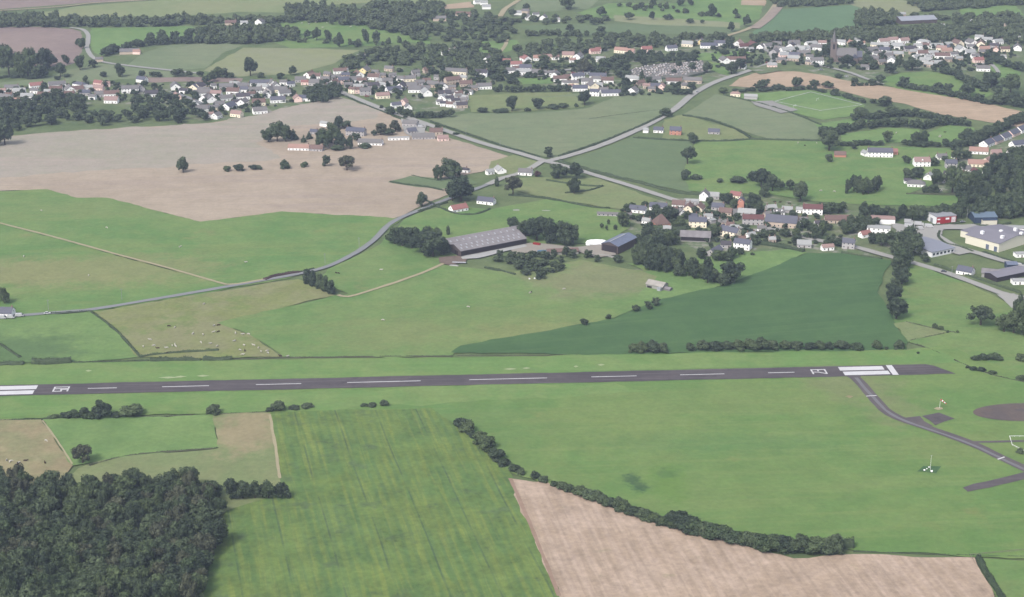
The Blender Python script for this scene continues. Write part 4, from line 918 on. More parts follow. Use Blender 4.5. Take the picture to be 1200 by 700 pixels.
row([(886, 58, 10, 8), (909, 58, 10, 8), (968, 68, 12, 16), (994, 78, 18, 14), (1018, 78, 20, 14), (1024, 82, 14, 12), (1000, 58, 12, 10), (1008, 56, 10, 8), (984, 92, 10, 6)], 'dark tree', 'near the church', parts=True)

# ================================================================ far woods, read as one mass
woods('woods', [
    ('p', [(-20, 22), (60, 22), (120, 26), (240, 24), (240, 31), (130, 32), (-20, 33)], 13, 13, 12),
    ('p', [(236, 26), (300, 24), (340, 22), (340, 28), (260, 29), (236, 29)], 13, 13, 10),
    ('p', [(225, 40), (300, 38), (348, 38), (352, 48), (300, 52), (232, 52)], 13, 14, 14),
    ('p', [(334, 12), (360, 8), (400, 12), (440, 18), (470, 24), (490, 40), (470, 42), (420, 30), (340, 28)], 16, 14, 13),
    ('l', [(345, 50), (370, 50), (400, 52), (440, 54), (480, 50)], 16, 9, 9),
    ('p', [(420, 14), (440, 6), (470, 4), (520, 6), (520, 18), (480, 26), (450, 20)], 19, 14, 10)], 'dense dark belts of woodland beyond the left village', F_WOOD)
woods('woods', [
    ('p', [(470, 30), (500, 16), (560, 16), (600, 30), (606, 44), (592, 52), (560, 50), (500, 48), (478, 50)], 21, 13, 9),
    ('p', [(480, 54), (560, 54), (590, 64), (600, 76), (560, 84), (500, 82), (470, 78), (440, 76), (400, 84), (402, 72), (430, 62)], 18, 13, 9),
    ('p', [(600, 62), (640, 52), (720, 48), (800, 46), (860, 48), (850, 54), (720, 58), (700, 64), (640, 72), (608, 74)], 17, 13, 9),
    ('p', [(560, 22), (620, 22), (720, 22), (720, 28), (660, 29), (570, 30)], 20, 13, 8),
    ('l', [(610, 42), (660, 42), (720, 44), (800, 46), (850, 45)], 10, 11, 9),
    ('l', [(720, 8), (760, 10), (800, 10)], 14, 10, 8), ('l', [(740, 12), (800, 15), (835, 21), (870, 22)], 20, 9, 7),
    ('p', [(530, 78), (556, 70), (590, 78), (588, 88), (560, 90), (535, 88)], 13, 12, 9)], 'dark mixed woods behind the central village', F_WOOD)
woods('woods', [
    ('p', [(880, 44), (930, 42), (1000, 38), (1040, 36), (1060, 46), (1000, 52), (940, 50), (880, 50)], 13, 13, 10),
    ('p', [(1000, 20), (1030, 14), (1060, 24), (1045, 30), (1010, 34)], 13, 13, 12),
    ('p', [(900, 0), (1000, -4), (1000, 5), (950, 8), (905, 10)], 13, 12, 9),
    ('p', [(1030, 38), (1080, 34), (1120, 36), (1140, 44), (1120, 50), (1080, 50), (1040, 46)], 12, 13, 10),
    ('p', [(1120, 20), (1200, 22), (1210, 56), (1160, 48), (1130, 40), (1115, 28)], 15, 13, 11),
    ('p', [(1060, 4), (1200, -4), (1200, 6), (1120, 12), (1084, 14)], 13, 13, 9),
    ('l', [(1066, 20), (1090, 22), (1120, 26)], 9, 11, 9)], 'dark belts of trees wrapped round the far right village', F_WOOD)
woods('woods', [('p', [(-400, -30), (0, -32), (450, -34), (900, -36), (1600, -34), (1600, -26), (900, -14), (450, -16), (-400, -14)], 26, 16, 13)], 'furthest line of woodland beyond every field', F_WOOD)
# small far trees one can tell apart
row([(752, 11, 8, 8), (766, 7, 9, 8), (798, 8, 11, 10), (809, 7, 9, 8), (835, 20, 12, 16), (862, 20, 8, 10), (876, 32, 10, 15), (857, 38, 8, 12), (737, 24, 12, 10), (764, 24, 8, 11), (783, 24, 12, 7), (809, 28, 10, 6), (823, 28, 6, 5)], 'small dark tree', 'in the far meadows above the central village', parts=False)
row([(360, 46, 10, 11), (371, 48, 12, 16), (384, 50, 10, 15), (398, 56, 11, 18), (428, 52, 10, 18), (441, 52, 10, 16), (416, 56, 10, 8)], 'small dark tree', 'in the far cow meadow', parts=False)
row([(617, 12, 10, 8), (600, 20, 10, 10), (695, 30, 10, 8), (664, 12, 18, 16), (705, 20, 12, 12), (668, 38, 10, 9), (705, 40, 12, 9)], 'round dark tree', 'by the far lane at the top', parts=False)
# ================================================================ buildings
def roofmat(name, c, c2, k=None):
    t = NT(name, .8, .25); v = t.coord(world=True)
    w = t.noise(v, .35, 3, .6); oi = t.new("ShaderNodeObjectInfo").outputs['Random']
    col = t.mix(t.math('ADD', t.math('MULTIPLY', oi, .6), t.math('MULTIPLY', w, .4)), alb(c, k), alb(c2, k))
    g = t.math('MULTIPLY_ADD', t.math('SUBTRACT', t.noise(v, 2.2, 2), .5), .5, 1.0)
    cc = t.new("ShaderNodeCombineXYZ")
    for i in range(3): t.L(g, cc.inputs[i])
    return t.out(t.mix(1.0, col, cc.outputs[0], 'MULTIPLY'))
ROOF = dict(s=roofmat('slate', (108, 112, 130), (124, 124, 136)), g=roofmat('grey_slate', (138, 136, 138), (152, 148, 146)), l=roofmat('pale_sheet', (190, 192, 192), (206, 206, 204)),
            d=roofmat('dark_slate', (92, 88, 96), (104, 98, 104)), r=roofmat('red_tile', (180, 122, 118), (188, 138, 130)), o=roofmat('orange_tile', (206, 166, 150), (196, 158, 144)),
            p=roofmat('pinkish_tile', (196, 164, 156), (186, 156, 150)), b=roofmat('brown_tile', (134, 108, 102), (150, 124, 116)), m=roofmat('maroon_tile', (124, 84, 84), (136, 94, 92)))
ROOFW = dict(s='slate', g='grey', l='pale', d='dark', r='red', o='orange', p='pinkish', b='brown', m='maroon')
WALL = {k: plain(n, c, .9, .10, .5, k=1.0) for k, n, c in (('w', 'white_render', (232, 230, 228)), ('c', 'cream_render', (226, 214, 192)), ('t', 'tan_stone', (176, 160, 146)),
        ('k', 'pink_render', (222, 194, 184)), ('y', 'yellow_render', (224, 204, 156)), ('e', 'grey_stone', (160, 156, 156)), ('b', 'red_brick', (170, 120, 104)))}
WALLW = dict(w='white', c='cream', t='tan stone', k='pink', y='yellow', e='grey stone', b='brick')
M_GLASS = plain('window_glass', (70, 76, 88), .25, .1, .5, .5)
M_DOOR = plain('door_paint', (110, 96, 88), .7, .1, .5)
M_CHIM = plain('chimney_brick', (176, 146, 132), .9, .2, 1)
M_WHITE = plain('white_paint', (232, 232, 234), .7, .06, .5, k=.8)
M_CONC = plain('concrete', (196, 194, 188), .9, .12, .4)
_wm = {}
def pane(w, h):
    k = (round(w, 1), round(h, 1))
    if k not in _wm:
        b = MB(); b.box(-w / 2, w / 2, -.05, .05, 0, h, 0)
        b.box(-w / 2 - .14, w / 2 + .14, -.11, .04, -.16, -.002, 1)
        _wm[k] = b.mesh('window', [M_GLASS, M_WHITE])
    return _wm[k]
_dm = []
def door_mesh():
    if not _dm:
        b = MB(); b.box(-.5, .5, -.05, .05, 0, 2.1); _dm.append(b.mesh('door', [None]))
    return _dm[0]
def house_parts(o, L, W, he, roof, wall, hip=False, pitch=42, wins=2, chim=1, storeys=1, dormers=0):
    rise = W / 2 * math.tan(R(pitch)); hx = L / 2; hy = W / 2; ov = .35
    b = MB()
    if hip:
        b.box(-hx, hx, -hy, hy, -.4, he); b.build('wall', WALL[wall], o)
        r = MB(); e = hx - hy * .85; Z = he + .01
        A = [(-hx - ov, -hy - ov, Z), (hx + ov, -hy - ov, Z), (hx + ov, hy + ov, Z), (-hx - ov, hy + ov, Z)]; t0, t1 = (-e, 0, he + rise * .85), (e, 0, he + rise * .85)
        r.face([A[0], A[1], t1, t0]); r.face([A[1], A[2], t1]); r.face([A[2], A[3], t0, t1]); r.face([A[3], A[0], t0]); r.face(A[::-1])
        rf = r.build('roof', ROOF[roof], o); rise *= .85
    else:
        b.prism([(-hy, -.4), (hy, -.4), (hy, he), (0, he + rise), (-hy, he)], -hx, hx); b.build('wall', WALL[wall], o)
        r = MB(); tn = rise / hy; t = .22
        for sg in (-1, 1):
            y0 = sg * (hy + ov); z0 = he - ov * tn
            r.prism([(y0, z0 + .03), (y0, z0 + t), (sg * .003, he + rise + t), (sg * .003, he + rise + .03)], -hx - .25, hx + .25)
        rf = r.build('roof', ROOF[roof], o)
    for i in range(chim):
        c = MB(); x = (hx - .7) * (1 if i == 0 else -1) * (.5 if hip else 1); c.box(x - .45, x + .45, -.35, .35, he + rise - .7, he + rise + 1.3); c.box(x - .2, x + .2, -.15, .15, he + rise + 1.302, he + rise + 1.7)
        c.build('chimney', M_CHIM, rf)
    if wins:
        for st in range(storeys):
            z = .95 + st * 2.7; n = max(2, int(L / 3.2)); dx = L / n
            for sg in (-1, 1):
                for k in range(n):
                    x = -hx + dx * (k + .5)
                    if st == 0 and k == n // 2 and sg == -1:
                        link('door', door_mesh(), o, M_DOOR, (x, sg * (hy + .02), 0)); continue
                    if sg == 1 and wins < 3 and k % 2: continue
                    link('window', pane(.95, 1.1), o, None, (x, sg * (hy + .02), z), 0 if sg == -1 else math.pi)
        for sx in (-1, 1):
            link('window', pane(.85, 1.0), o, None, (sx * (hx + .02), 0, he + (.1 if not hip else -1.6)), sx * math.pi / 2)
    for k in range(dormers):
        x = -hx + L * (k + .5) / dormers; d = MB(); y0 = -hy + .5; z0 = he + .1
        d.prism([(-.7, 0), (.7, 0), (.7, 1.3), (0, 1.9), (-.7, 1.3)], 0, 2.4)
        d.v = [(x + y, y0 + xx, z0 + z) for xx, y, z in d.v]; dd = d.build('dormer', WALL['w'], rf)
        link('window', pane(.8, .9), dd, None, (x, y0 - .02, z0 + .3))
    return rf
rh = random.Random(5)
HOUSES = []                                 # plain houses wait here: the 296 that show largest stand alone, the rest share one mesh
def house(px, py, wpx, roof, wall, label, gable=False, storeys=1, ang=None, hip=False, W=None, name='house', group=None, wins=2, chim=1, dormers=0, he=None, pitch=None, L=None):
    s = S(py); Lm = wpx / s * ((.95 if roof in 'rop' else 1.1) if py < 150 else 1.03)
    if gable: Wm = W or min(max(Lm, 5.5), 10.5); Lm = L or Wm * rh.uniform(1.25, 1.6)
    else: Wm = W or min(8.5, max(4.5, Lm * (.62 if py > 150 else .52))); Lm = max(Lm, 5)
    he = he or ((3.0 if py > 150 else 3.7) if storeys == 1 else 5.3 if storeys == 2 else 7.8)
    a = ang if ang is not None else (rh.choice((68, 112, 75, 105)) if gable else rh.choice((rh.uniform(-14, 14), rh.uniform(-34, 34))))
    p = G(px, py) + Vector((0, (Lm if gable else Wm) / 2, 0))
    job = dict(p=p, a=R(a), label=label, name=name, group=group, app=wpx * (he + 3) * s, args=(Lm, Wm, he, roof, wall, hip, pitch or (42 if Wm < 8 else 36), wins, chim, storeys, dormers))
    if name == 'house': HOUSES.append(job)
    else: raise_house(job)
def raise_house(j):
    o = empty(j['name'], j['p'], j['a']); tag(o, j['label'], j['name'].replace('_', ' '), j['group']); house_parts(o, *j['args']); return o
def raise_all(most=296):
    HOUSES.sort(key=lambda j: -j['app'])
    for j in HOUSES[:most]: raise_house(j)
    V, Fc, MI, mats, gone = [], [], [], [], []
    for j in HOUSES[most:]:
        L, W_, he, rf, wl, hip, pit, wn, ch, st, dm = j['args']
        o = empty('house', j['p'], j['a']); house_parts(o, L, W_, he, rf, wl, hip, pit, wn, ch, st, dm); M0 = Matrix.Translation(j['p']) @ Matrix.Rotation(j['a'], 4, 'Z')
        todo = [(c, M0) for c in o.children]; gone.append(o)
        while todo:
            c, M = todo.pop(); M = M @ c.matrix_basis; n = len(V); gone.append(c); todo += [(k, M) for k in c.children]
            V += [tuple(M @ v.co) for v in c.data.vertices]
            for f in c.data.polygons:
                m = c.material_slots[f.material_index].material
                if m not in mats: mats.append(m)
                Fc.append(tuple(n + i for i in f.vertices)); MI.append(mats.index(m))
    for o in gone: bpy.data.objects.remove(o)
    if Fc:
        me = bpy.data.meshes.new('distant_houses'); me.from_pydata(V, [], Fc)
        for m in mats: me.materials.append(m)
        me.polygons.foreach_set('material_index', MI); me.update()
        o = bpy.data.objects.new('distant_houses', me); C.objects.link(o); tag(o, 'smallest pale houses packed between the others in the far villages', 'houses', kind='stuff')
    print('HOUSES', len(HOUSES))
def village(place, text, group, wins=2, fill=None, gap=15):
    """'x y width roof+wall flags' per house; flags: 2/3 storeys, G gable to the view, H hipped, Ann angle"""
    H = []
    for t in text.replace('\n', ';').split(';'):
        q = t.split()
        if len(q) < 4: continue
        fl = q[4] if len(q) > 4 else ''
        ang = int(fl.split('A')[1]) if 'A' in fl else None; fl = fl.split('A')[0]
        H.append((float(q[0]), float(q[1]), float(q[2]), q[3][0], q[3][1], 3 if '3' in fl else 2 if '2' in fl else 1, 'G' in fl, 'H' in fl, ang))
    if fill:                                # further small pale houses where the photo shows the same close-set roofs
        for (x, y) in poly_points(fill, gap, 31, rowsc=1.5):
            d = Vector((x, y, -CAM_H)); c = d.dot(_f); px, py = 600 + FPX * x / c, 350 - FPX * d.dot(_u) / c
            if all(abs(px - h[0]) > 9 or abs(py - h[1]) > 3.2 for h in H): H.append((px, py, rh.uniform(8.5, 13), rh.choice('gggllsdb'), rh.choice('wwwwcwe'), 1, rh.random() < .35, False, None))
    H.sort()
    cnt = {}
    for h in H: cnt.setdefault((h[3], h[4]), []).append(h)
    for h in H:
        g = cnt[(h[3], h[4])]; i = g.index(h)
        kind = f"{WALLW[h[4]]} house with {ROOFW[h[3]]} roof"
        pos = 'only one so coloured' if len(g) == 1 else f"{ordinal(i + 1)} such from left"
        house(h[0], h[1], h[2], h[3], h[4], f"{kind}, {pos} {place}", h[6], h[5], h[8], h[7], group=group, wins=wins, chim=1 if h[1] < 150 else 2)

village('in the far left village', """13 107 15 gw;22 111 13 lw;42 104 17 rw;66 103 18 gw;65 109 14 bw;93 103 15 sw H;90 108.5 13 bc;115 101 12 rk;114 107 15 pk;108 117 8 gw;3 110 8 pw;5 118 13 gw
20 122 12 ow;31 117 13 lw;27 125 6 gw;51 116 14 bt;81 114 11 bt;124 102 10 pk;130 114 16 bw;130 121.5 17 pw;152 109.5 18 gw 2;166 97 12 sw;163 108 8 ge G;177 114 14 dw;204 106 12 gw G;206 117 9 pk G
228 107 10 sc G;234 113 15 gw;215 110 9 dw;240 120 10 gw G;228 127 7 lw G;238 131 13 gw;250 104 6 gw;10 115 8 bw;40 110 9 gw;56 111 8 lw""", 'houses of the far left village', wins=1, fill=[(-5, 106), (120, 102), (128, 116), (0, 119)])
village('beside the brown field village', """233 106 9 dc G;246 121 11 gw G;240 113 14 gw;253 113.5 14 pw;265 105.5 15 ge;264 119 15 gw;273 111 14 bw;285 104.5 12 gw;284 117 15 dw;299 110 14 gw;306 101 24 sw;318 102 7 gw G
312 115.5 7 gw G;284 124.5 9 gw G;277 123.5 9 dw;303 124 14 bc;325 121 16 sw;328 109 15 gc;323 105 8 gw G;236 132 13 gw;246 138 9 pw;253 140 8 gw G;277 137.5 15 pc;304 134 15 gw A20;348 120 10 pk G;340 102 9 sw;332 100 8 gw;357 119 12 sw;294 114 9 bw""", 'houses beside the brown field', wins=2, fill=[(235, 106), (300, 100), (340, 104), (340, 118), (300, 128), (238, 136)])
village('in the old village street', """362 92 8 bw G;369 93 12 bw;357 100 9 rk;352 97 12 ge;370 101 14 ge;381 98 10 gt 2;390 106 15 gt 2;398 87 14 bw;404 86 7 lw;402 99 12 sk 2;394 96 10 ge 2;384 92 9 gt 2;416 97.5 14 gw;424 98 10 bw;427 87 13 gy G
438 94 13 bw;413 110 8 bc 2;420 110 8 bk 2;428 112 12 ge 2;437 104 12 de;446 99 11 lw;454 100 11 ge 2;447 92 9 gt;460 93 8 ge 2;456 84 10 gt;448 116 17 pc;461 109 17 sw;448 103 8 lw;464 127 11 sw A25
378 107 10 ge 2;408 103 9 ge;431 103 7 gw;440 88 8 gt;470 96 9 gw;374 112 9 gt;405 93 9 st 2""", 'houses of the old village street', wins=2, fill=[(360, 92), (460, 86), (478, 100), (476, 112), (420, 108), (385, 104)])
village('in the dense central village', """479 96 14 gc;487 90 9 ge 2;502 86 12 bt;483 104 12 gt;492 102 10 ge 2;497 108 13 gc;508 103 14 gt;486 109 14 gw;519 106 10 gw G;530 99 17 bt 2;546 102 13 bt;535 87.5 24 gc;564 90.5 13 dw 2;567 105 16 gw;571 74.5 9 gw G
521 114 14 dw;533 113 8 gw G;537 113 9 bw;519 119 8 lw G;526 119 10 dw;538 117 9 gw;545 118 7 lw;520 125 8 dw;528 126 9 bw;536 127 9 lw;541 127 12 dt;543 121 9 ge;514 111 8 gt;530 106 8 gt;473 124 8 pk G;478 130 7 gw G;554 107 10 gt;500 98 9 bt;513 94 8 ge
526 110 7 gw;549 111 9 gw;533 122 10 dw;515 123 7 gw""", 'houses of the dense central village', wins=1, fill=[(478, 96), (550, 94), (556, 108), (545, 126), (518, 126), (480, 112)])
village('in the tiled central village', """594 75 10 rw;605 79 14 rw;616 73 10 rw G;631 71.5 13 ow;642 70 11 pc;651 70.5 9 pw;666 68 15 pc;678 70 8 gw G;697 63.5 13 rk;616 84.5 13 sw 2;606 84 10 bt;597 86.5 12 gw;628 88 11 ge;614 88 16 lw;656 96 14 bw;665 94 10 bt
677 94.5 14 sw 2;651 92 8 gw G;701 93 18 sw;680 107.5 16 sw;673 101 10 gc;695 105 10 gc G;697 113 10 sw 2;704 73 10 lw;688 99 12 gw;708 109 9 gw;647 89 8 gw;671 74 8 ow;640 89 7 gw;669 105 7 ow""", 'houses of the tiled central village', wins=1, fill=[(655, 90), (706, 86), (712, 110), (690, 112), (655, 104)])
village('around the old cemetery', """712 98 13 bw;716 113 21 sw;741 96 14 lw;742 111 13 gw G;750 101 11 bt;758 104 9 pt;769 105 12 sk;768 97 12 gw;790 99 17 bw;812 98 20 gt;728 62.5 16 oc;739 63.5 11 ok;758 62.5 13 rk 2;787 60 12 sw;701 61 7 rw;806 55 12 lc;813 53 8 lw;702 103 8 lw;776 106 8 pk G;764 108 8 gt;804 104 10 gc""", 'houses around the old cemetery', wins=1)
village('on the upper road', """822 53 8 gy G;831 57 18 sw;843 54 13 sw;866 55 10 pw G;872 58 12 mw;884 57 12 mw G;892 58.5 7 gw G;901 57 13 gw;911 55 10 gt;923 62 16 lw;938 61 12 lw;850 75 9 gw G;863 73.5 20 bw;869 81 10 lw A-25;905 80 10 lk;880 61 6 lw;931 54 12 ge;921 68 14 lk;930 72 12 lt;916 74 9 gt""", 'houses on the upper road', wins=1, fill=[(900, 56), (950, 56), (945, 72), (905, 74)])
village('around the church', """951 55 13 lw;957 59 12 gw;964 53.5 10 pw;944 60 10 lw;957 76 15 gw 2;948 76 7 gt;986 53 10 lw;998 54 6 oc G;1036 52 14 pw;1036 57 13 lw;1022 62 15 ge;1053 58 13 lw;1049 67 18 lc;1014 82 9 ge;1024 72 12 gt;1033 76 10 gt;1042 68 9 ge;1028 66 9 gw;1010 54 8 ow;1004 50 7 lw;942 66 14 gt;949 70 8 gw""", 'houses around the church', wins=1, fill=[(1014, 56), (1062, 52), (1062, 72), (1020, 82), (1012, 70)])
village('in the far right village', """1047 50 12 pw;1060 51 13 pw;1053 57 14 lw;1083 52.5 14 lw H;1076 57 9 lw;1098 57.5 14 lw;1104 60 12 pc;1127 61.5 12 lw G;1110 63 13 ot;1105 69 16 bw;1082 66 12 bw;1077 63 9 lw;1094 66 11 lw;1140 54 10 gw G;1148 47 9 lw;1158 50 10 lw;1170 52.5 11 lw
1154 61 13 oc;1168 62 7 ok G;1178 61 10 bc;1194 60 10 gw G;1137 65 12 lw;1143 69 9 gw;1147 74 13 rk;1153 84 14 gw;1089 79 10 lt;1098 78 12 lk;1170 29 8 lw;1139 28 6 lw;1182 32 8 lt;1103 33 7 lw;1070 64 8 lt;1088 70 8 lw;1118 67 9 gw;1124 72 8 lt;1198 48 8 lw;1074 70 9 lw;1176 70 6 lw;1112 73 8 gt""", 'houses of the far right village', wins=1, fill=[(1060, 54), (1180, 50), (1180, 62), (1130, 74), (1070, 76)])
village('by the wooded far lane', """560 5 9 lw;567 6 8 lw;570 11 9 lw;607 18 8 lw;620 24 9 gw G;637 24 7 gw G;616 16 8 gt;628 20 7 gw;515 25 14 gt;543 20 16 bt;582 27 6 rk;522 65 9 lw;530 62 7 lw;423 70 9 lw;270 30 12 bt;286 30 8 lw;305 29 9 gw G;151 64 20 gt A8;160 64 9 ok;116 73 8 gt;653 26 6 lw;1057 20 8 lt""", 'scattered far houses', wins=0)
# ---- nearer houses, each with a label of its own
Hs = house
Hs(350, 177, 24, 'o', 'w', 'long white house with orange roof at the tree clump in the brown field', ang=-6, W=8)
Hs(371, 178, 15, 'b', 'e', 'grey stone outbuilding with brown roof right of the orange-roofed house', ang=-10, name='outbuilding')
Hs(417, 160, 22, 's', 'e', 'tall grey stone farmhouse with slate roof inside the brown-field hamlet', storeys=2, ang=-14, chim=2)
Hs(434, 171, 28, 'g', 'w', 'long low house with pale slate roof and pale walls below the stone farmhouse', ang=-8)
Hs(368, 158, 9, 's', 'e', 'small slate house half hidden behind the hamlet trees')
Hs(380, 149, 9, 'l', 'w', 'pale shed roof showing over the hamlet trees', name='shed', wins=0, chim=0)
Hs(467, 165, 24, 'l', 'w', 'long white garage with a wide dark opening by the hamlet', name='garage', wins=1, chim=0, W=5, pitch=12, ang=8)
Hs(482, 157, 11, 's', 'e', 'square slate-roofed annex behind the long stone row', name='annex', chim=0)
Hs(481, 149, 16, 'g', 'e', 'grey stone barn beside the parked white van on the pale road', name='barn', chim=0, ang=-15)
Hs(496, 164, 26, 'g', 'e', 'long grey stone row house along the grass of the roadside farm', ang=4)
Hs(511, 158, 15, 'b', 't', 'tan stone house with rusty tiled roof at the roadside farm')
Hs(519, 166, 12, 'p', 'k', 'low pink-walled shed at the end of the roadside farm', name='shed', chim=0)
Hs(545, 203, 10, 'd', 'w', 'tiny white cottage with dark hipped roof by the tall trio of trees', hip=True)
Hs(586, 204, 12, 'l', 'w', 'white cottage with broad pale gable left of the crossroads', gable=True, W=8)
Hs(574, 205, 9, 'l', 'w', 'small low white annex left of the pale gable cottage', name='annex', chim=0)
Hs(616, 206, 16, 'g', 'w', 'white cottage with grey roof closest to the crossroads', ang=-12)
Hs(537, 249, 20, 'r', 'w', 'white house with red roof beside the lane and brown field', ang=32, W=8.5)
Hs(570, 240, 20, 's', 'w', 'white house with slate roof behind the red-roofed lane house', ang=-22, W=8)
Hs(772, 156, 11, 's', 'w', 'white house with slate roof beside the climbing road', ang=-12)
Hs(792, 159, 13, 's', 'b', 'tall brick house with slate roof by the climbing road', storeys=2)
Hs(837, 158, 13, 's', 'e', 'low slate-roofed shed at the foot of the garden trees', name='shed', chim=0, W=6)
Hs(757, 156, 6, 'l', 'w', 'tiny white shed at the roadside hedge', name='shed', wins=0, chim=0)
Hs(772, 247, 20, 's', 'w', 'white house with slate roof nearest the road into the hamlet', ang=-12, W=8.5)
Hs(748, 250, 19, 's', 'w', 'white house with slate roof left of the road-side one', ang=-18, W=8)
Hs(713, 254, 25, 'g', 'e', 'long low grey greenhouse shed under the hay meadow', name='shed', ang=-8, W=6, chim=0, he=2.2, pitch=18)
Hs(796, 244, 15, 'b', 'w', 'white house with brown roof beside the pale forecourt', ang=-15)
Hs(799, 253, 6, 'g', 'w', 'narrow white gabled annex below the brown-roofed house', gable=True, name='annex', chim=0)
Hs(811, 240, 17, 'l', 'l' if False else 'e', 'wide pale grey shed on the forecourt', name='shed', ang=-8, chim=0, pitch=14)
Hs(826, 236, 10, 'g', 'w', 'tall pale house right of the forecourt shed', storeys=2, gable=True)
Hs(820, 249, 11, 'b', 'c', 'cream gabled cottage with brown roof in the hamlet', gable=True)
Hs(775, 267, 16, 'b', 'b', 'steep reddish-brown roofed barn shaped like a pyramid', name='barn', hip=True, W=12, chim=0, pitch=55, wins=0)
Hs(836, 234, 14, 'l', 'e', 'low pale roof behind the hamlet bushes', name='shed', chim=0)
Hs(863, 233, 13, 'r', 'c', 'cream house with red roof at the top of the hamlet', ang=-30)
Hs(869, 246, 7, 's', 'b', 'narrow tall brick tower house in the hamlet', storeys=3, gable=True, name='tower_house')
Hs(842, 247, 14, 's', 'e', 'grey stone house with slate roof and pale gable in the hamlet', ang=-20)
Hs(851, 253, 15, 'b', 't', 'tan stone barn with brown roof in the middle of the hamlet', name='barn', chim=0, ang=-20)
Hs(865, 253, 12, 'g', 'e', 'grey stone wing beside the narrow tower house')
Hs(876, 254, 20, 'l', 'e', 'long pale roofed wing behind the maroon-roofed row', name='outbuilding', chim=0, ang=-14)
Hs(883, 264, 24, 'm', 'e', 'long grey stone row house with maroon roof and pale chimney gable', ang=-4, chim=2, storeys=2, W=8)
Hs(818, 267, 20, 's', 'c', 'cream house with slate roof behind the long barn of the hamlet', ang=-6, storeys=2, W=8)
Hs(836, 262, 11, 'l', 'e', 'small pale flat-roofed shed right of the cream house', name='shed', chim=0, wins=0, pitch=10)
Hs(865, 271, 17, 'l', 'e', 'pale grey workshop roof between hamlet houses', name='workshop', chim=0, ang=-10, pitch=18)
Hs(857, 279, 22, 's', 'c', 'slate-roofed house with a sunny cream gable in the hamlet', ang=-38, storeys=2)
Hs(838, 300, 22, 's', 'e', 'long grey stone wing running up to the lower farmhouse', ang=58, name='outbuilding', chim=0)
Hs(851, 291, 12, 'd', 'e', 'dark-roofed stone wing with pale windows at the lower farmhouse', chim=1)
Hs(871, 293, 19, 's', 'w', 'white gabled lower farmhouse with slate roof on the maize lawn', ang=-24, storeys=2, W=8)
Hs(917, 267, 36, 's', 't', 'large stone hall with a long slate roof', ang=-16, W=13, name='hall', he=4.5, chim=0, wins=3)
Hs(923, 250, 12, 'l', 'e', 'pale roofed house behind the slate hall')
Hs(913, 253, 12, 'g', 'w', 'grey-roofed cottage with two pale dormers behind the slate hall', dormers=2)
Hs(938, 250, 9, 'l', 'w', 'small white house left of the maroon-roofed one')
Hs(953, 252, 22, 'm', 'w', 'white house with maroon roof beside the round tree clump', ang=-8, storeys=2, chim=2)
Hs(977, 262, 19, 'b', 't', 'stone barn with grey-brown roof at the hamlet end', name='barn', ang=-4, chim=0)
Hs(992, 262, 16, 'b', 'b', 'long low brick barn with rusty roof at the hamlet end', name='barn', ang=-8, chim=0)
Hs(943, 291, 16, 'l', 'e', 'pale grey shed at the end of the clipped hedge', name='shed', ang=-6, chim=0, W=8, wins=1)
Hs(970, 294, 14, 'p', 'w', 'low white and reddish shed on top of the maize field', name='shed', wins=1, chim=0, W=4.5)
Hs(995, 292, 14, 's', 'e', 'tall grey stone house with slate roof on the road at the maize', storeys=2, ang=-16)
Hs(1014, 279, 13, 'r', 'w', 'small white house with red roof left of the white workshop', ang=28)
Hs(1031, 275, 26, 'l', 'w', 'long white two-storey workshop with a pale flat roof', name='workshop', ang=-14, W=10, storeys=2, pitch=6, chim=0)
Hs(1034, 263, 30, 'p', 'w', 'white depot with a pinkish roof behind the workshop', name='depot', ang=-8, W=11, he=4.5, pitch=8, chim=0, wins=0)
Hs(1032, 185, 28, 's', 'w', 'slate-roofed white manor with rows of windows on the green meadow', ang=-4, storeys=2, W=9.5, chim=2, wins=3, name='manor')
Hs(1046, 182, 12, 'r', 'b', 'brick annex with red roof behind the manor', name='annex', ang=-4, chim=0)
Hs(1015, 184, 6, 'l', 'w', 'narrow white end wing left of the manor', gable=True, name='annex', chim=0)
Hs(985, 185, 13, 'b', 'b', 'low red-brown shed in the green meadow', name='shed', chim=0, W=6, wins=0, ang=-6)
Hs(1081, 196, 18, 'p', 'w', 'white house with a pink tiled roof right of the manor meadow', W=9.5, ang=0, storeys=2, dormers=1)
Hs(1075, 220, 20, 'g', 'w', 'white house with a wide tan roof inside clipped garden hedges', W=10, hip=True, ang=-10)
Hs(1064, 216, 8, 'd', 'w', 'dark garage left of the tan-roofed house', name='garage', chim=0)
Hs(1115, 198, 13, 's', 'e', 'grey house with slate roof between garden trees', storeys=2)
Hs(1114, 216, 15, 'd', 'e', 'dark three-storey house with white windows', storeys=3, dormers=3, wins=3)
Hs(1148, 181, 21, 'o', 'w', 'upper white farmhouse with orange roof and a tall white chimney', ang=-12, W=9)
Hs(1147, 196, 22, 'o', 'c', 'lower cream farmhouse with orange roof', ang=-10, W=9)
Hs(1160, 192, 22, 'p', 'c', 'cream wing with pinkish roof running uphill between orange roofs', ang=52, W=9)
Hs(1168, 183, 12, 'p', 't', 'small tan wing with pinkish roof right of orange farmhouses')
Hs(1132, 202, 12, 'g', 'w', 'low pale house under the lower orange farmhouse')
Hs(1144, 205, 6, 'm', 'e', 'narrow chimney house under the lower orange farmhouse', gable=True, name='outbuilding')
_t = G(1200, 155) - G(1156, 173); ANG_T = math.degrees(math.atan2(_t.y, _t.x))
for i, (x, y) in enumerate(((1158, 172), (1168, 168.5), (1178, 164.5), (1188, 160), (1198, 155.5))):
    Hs(x, y, 19, 's', 'k' if i % 2 else 'w', f'{ordinal(i + 1)} from left of the terraced slate-roofed houses climbing to the stubble', ang=ANG_T, W=9.5, L=None, name='terraced_house', group='terraced slate-roofed houses', storeys=1)
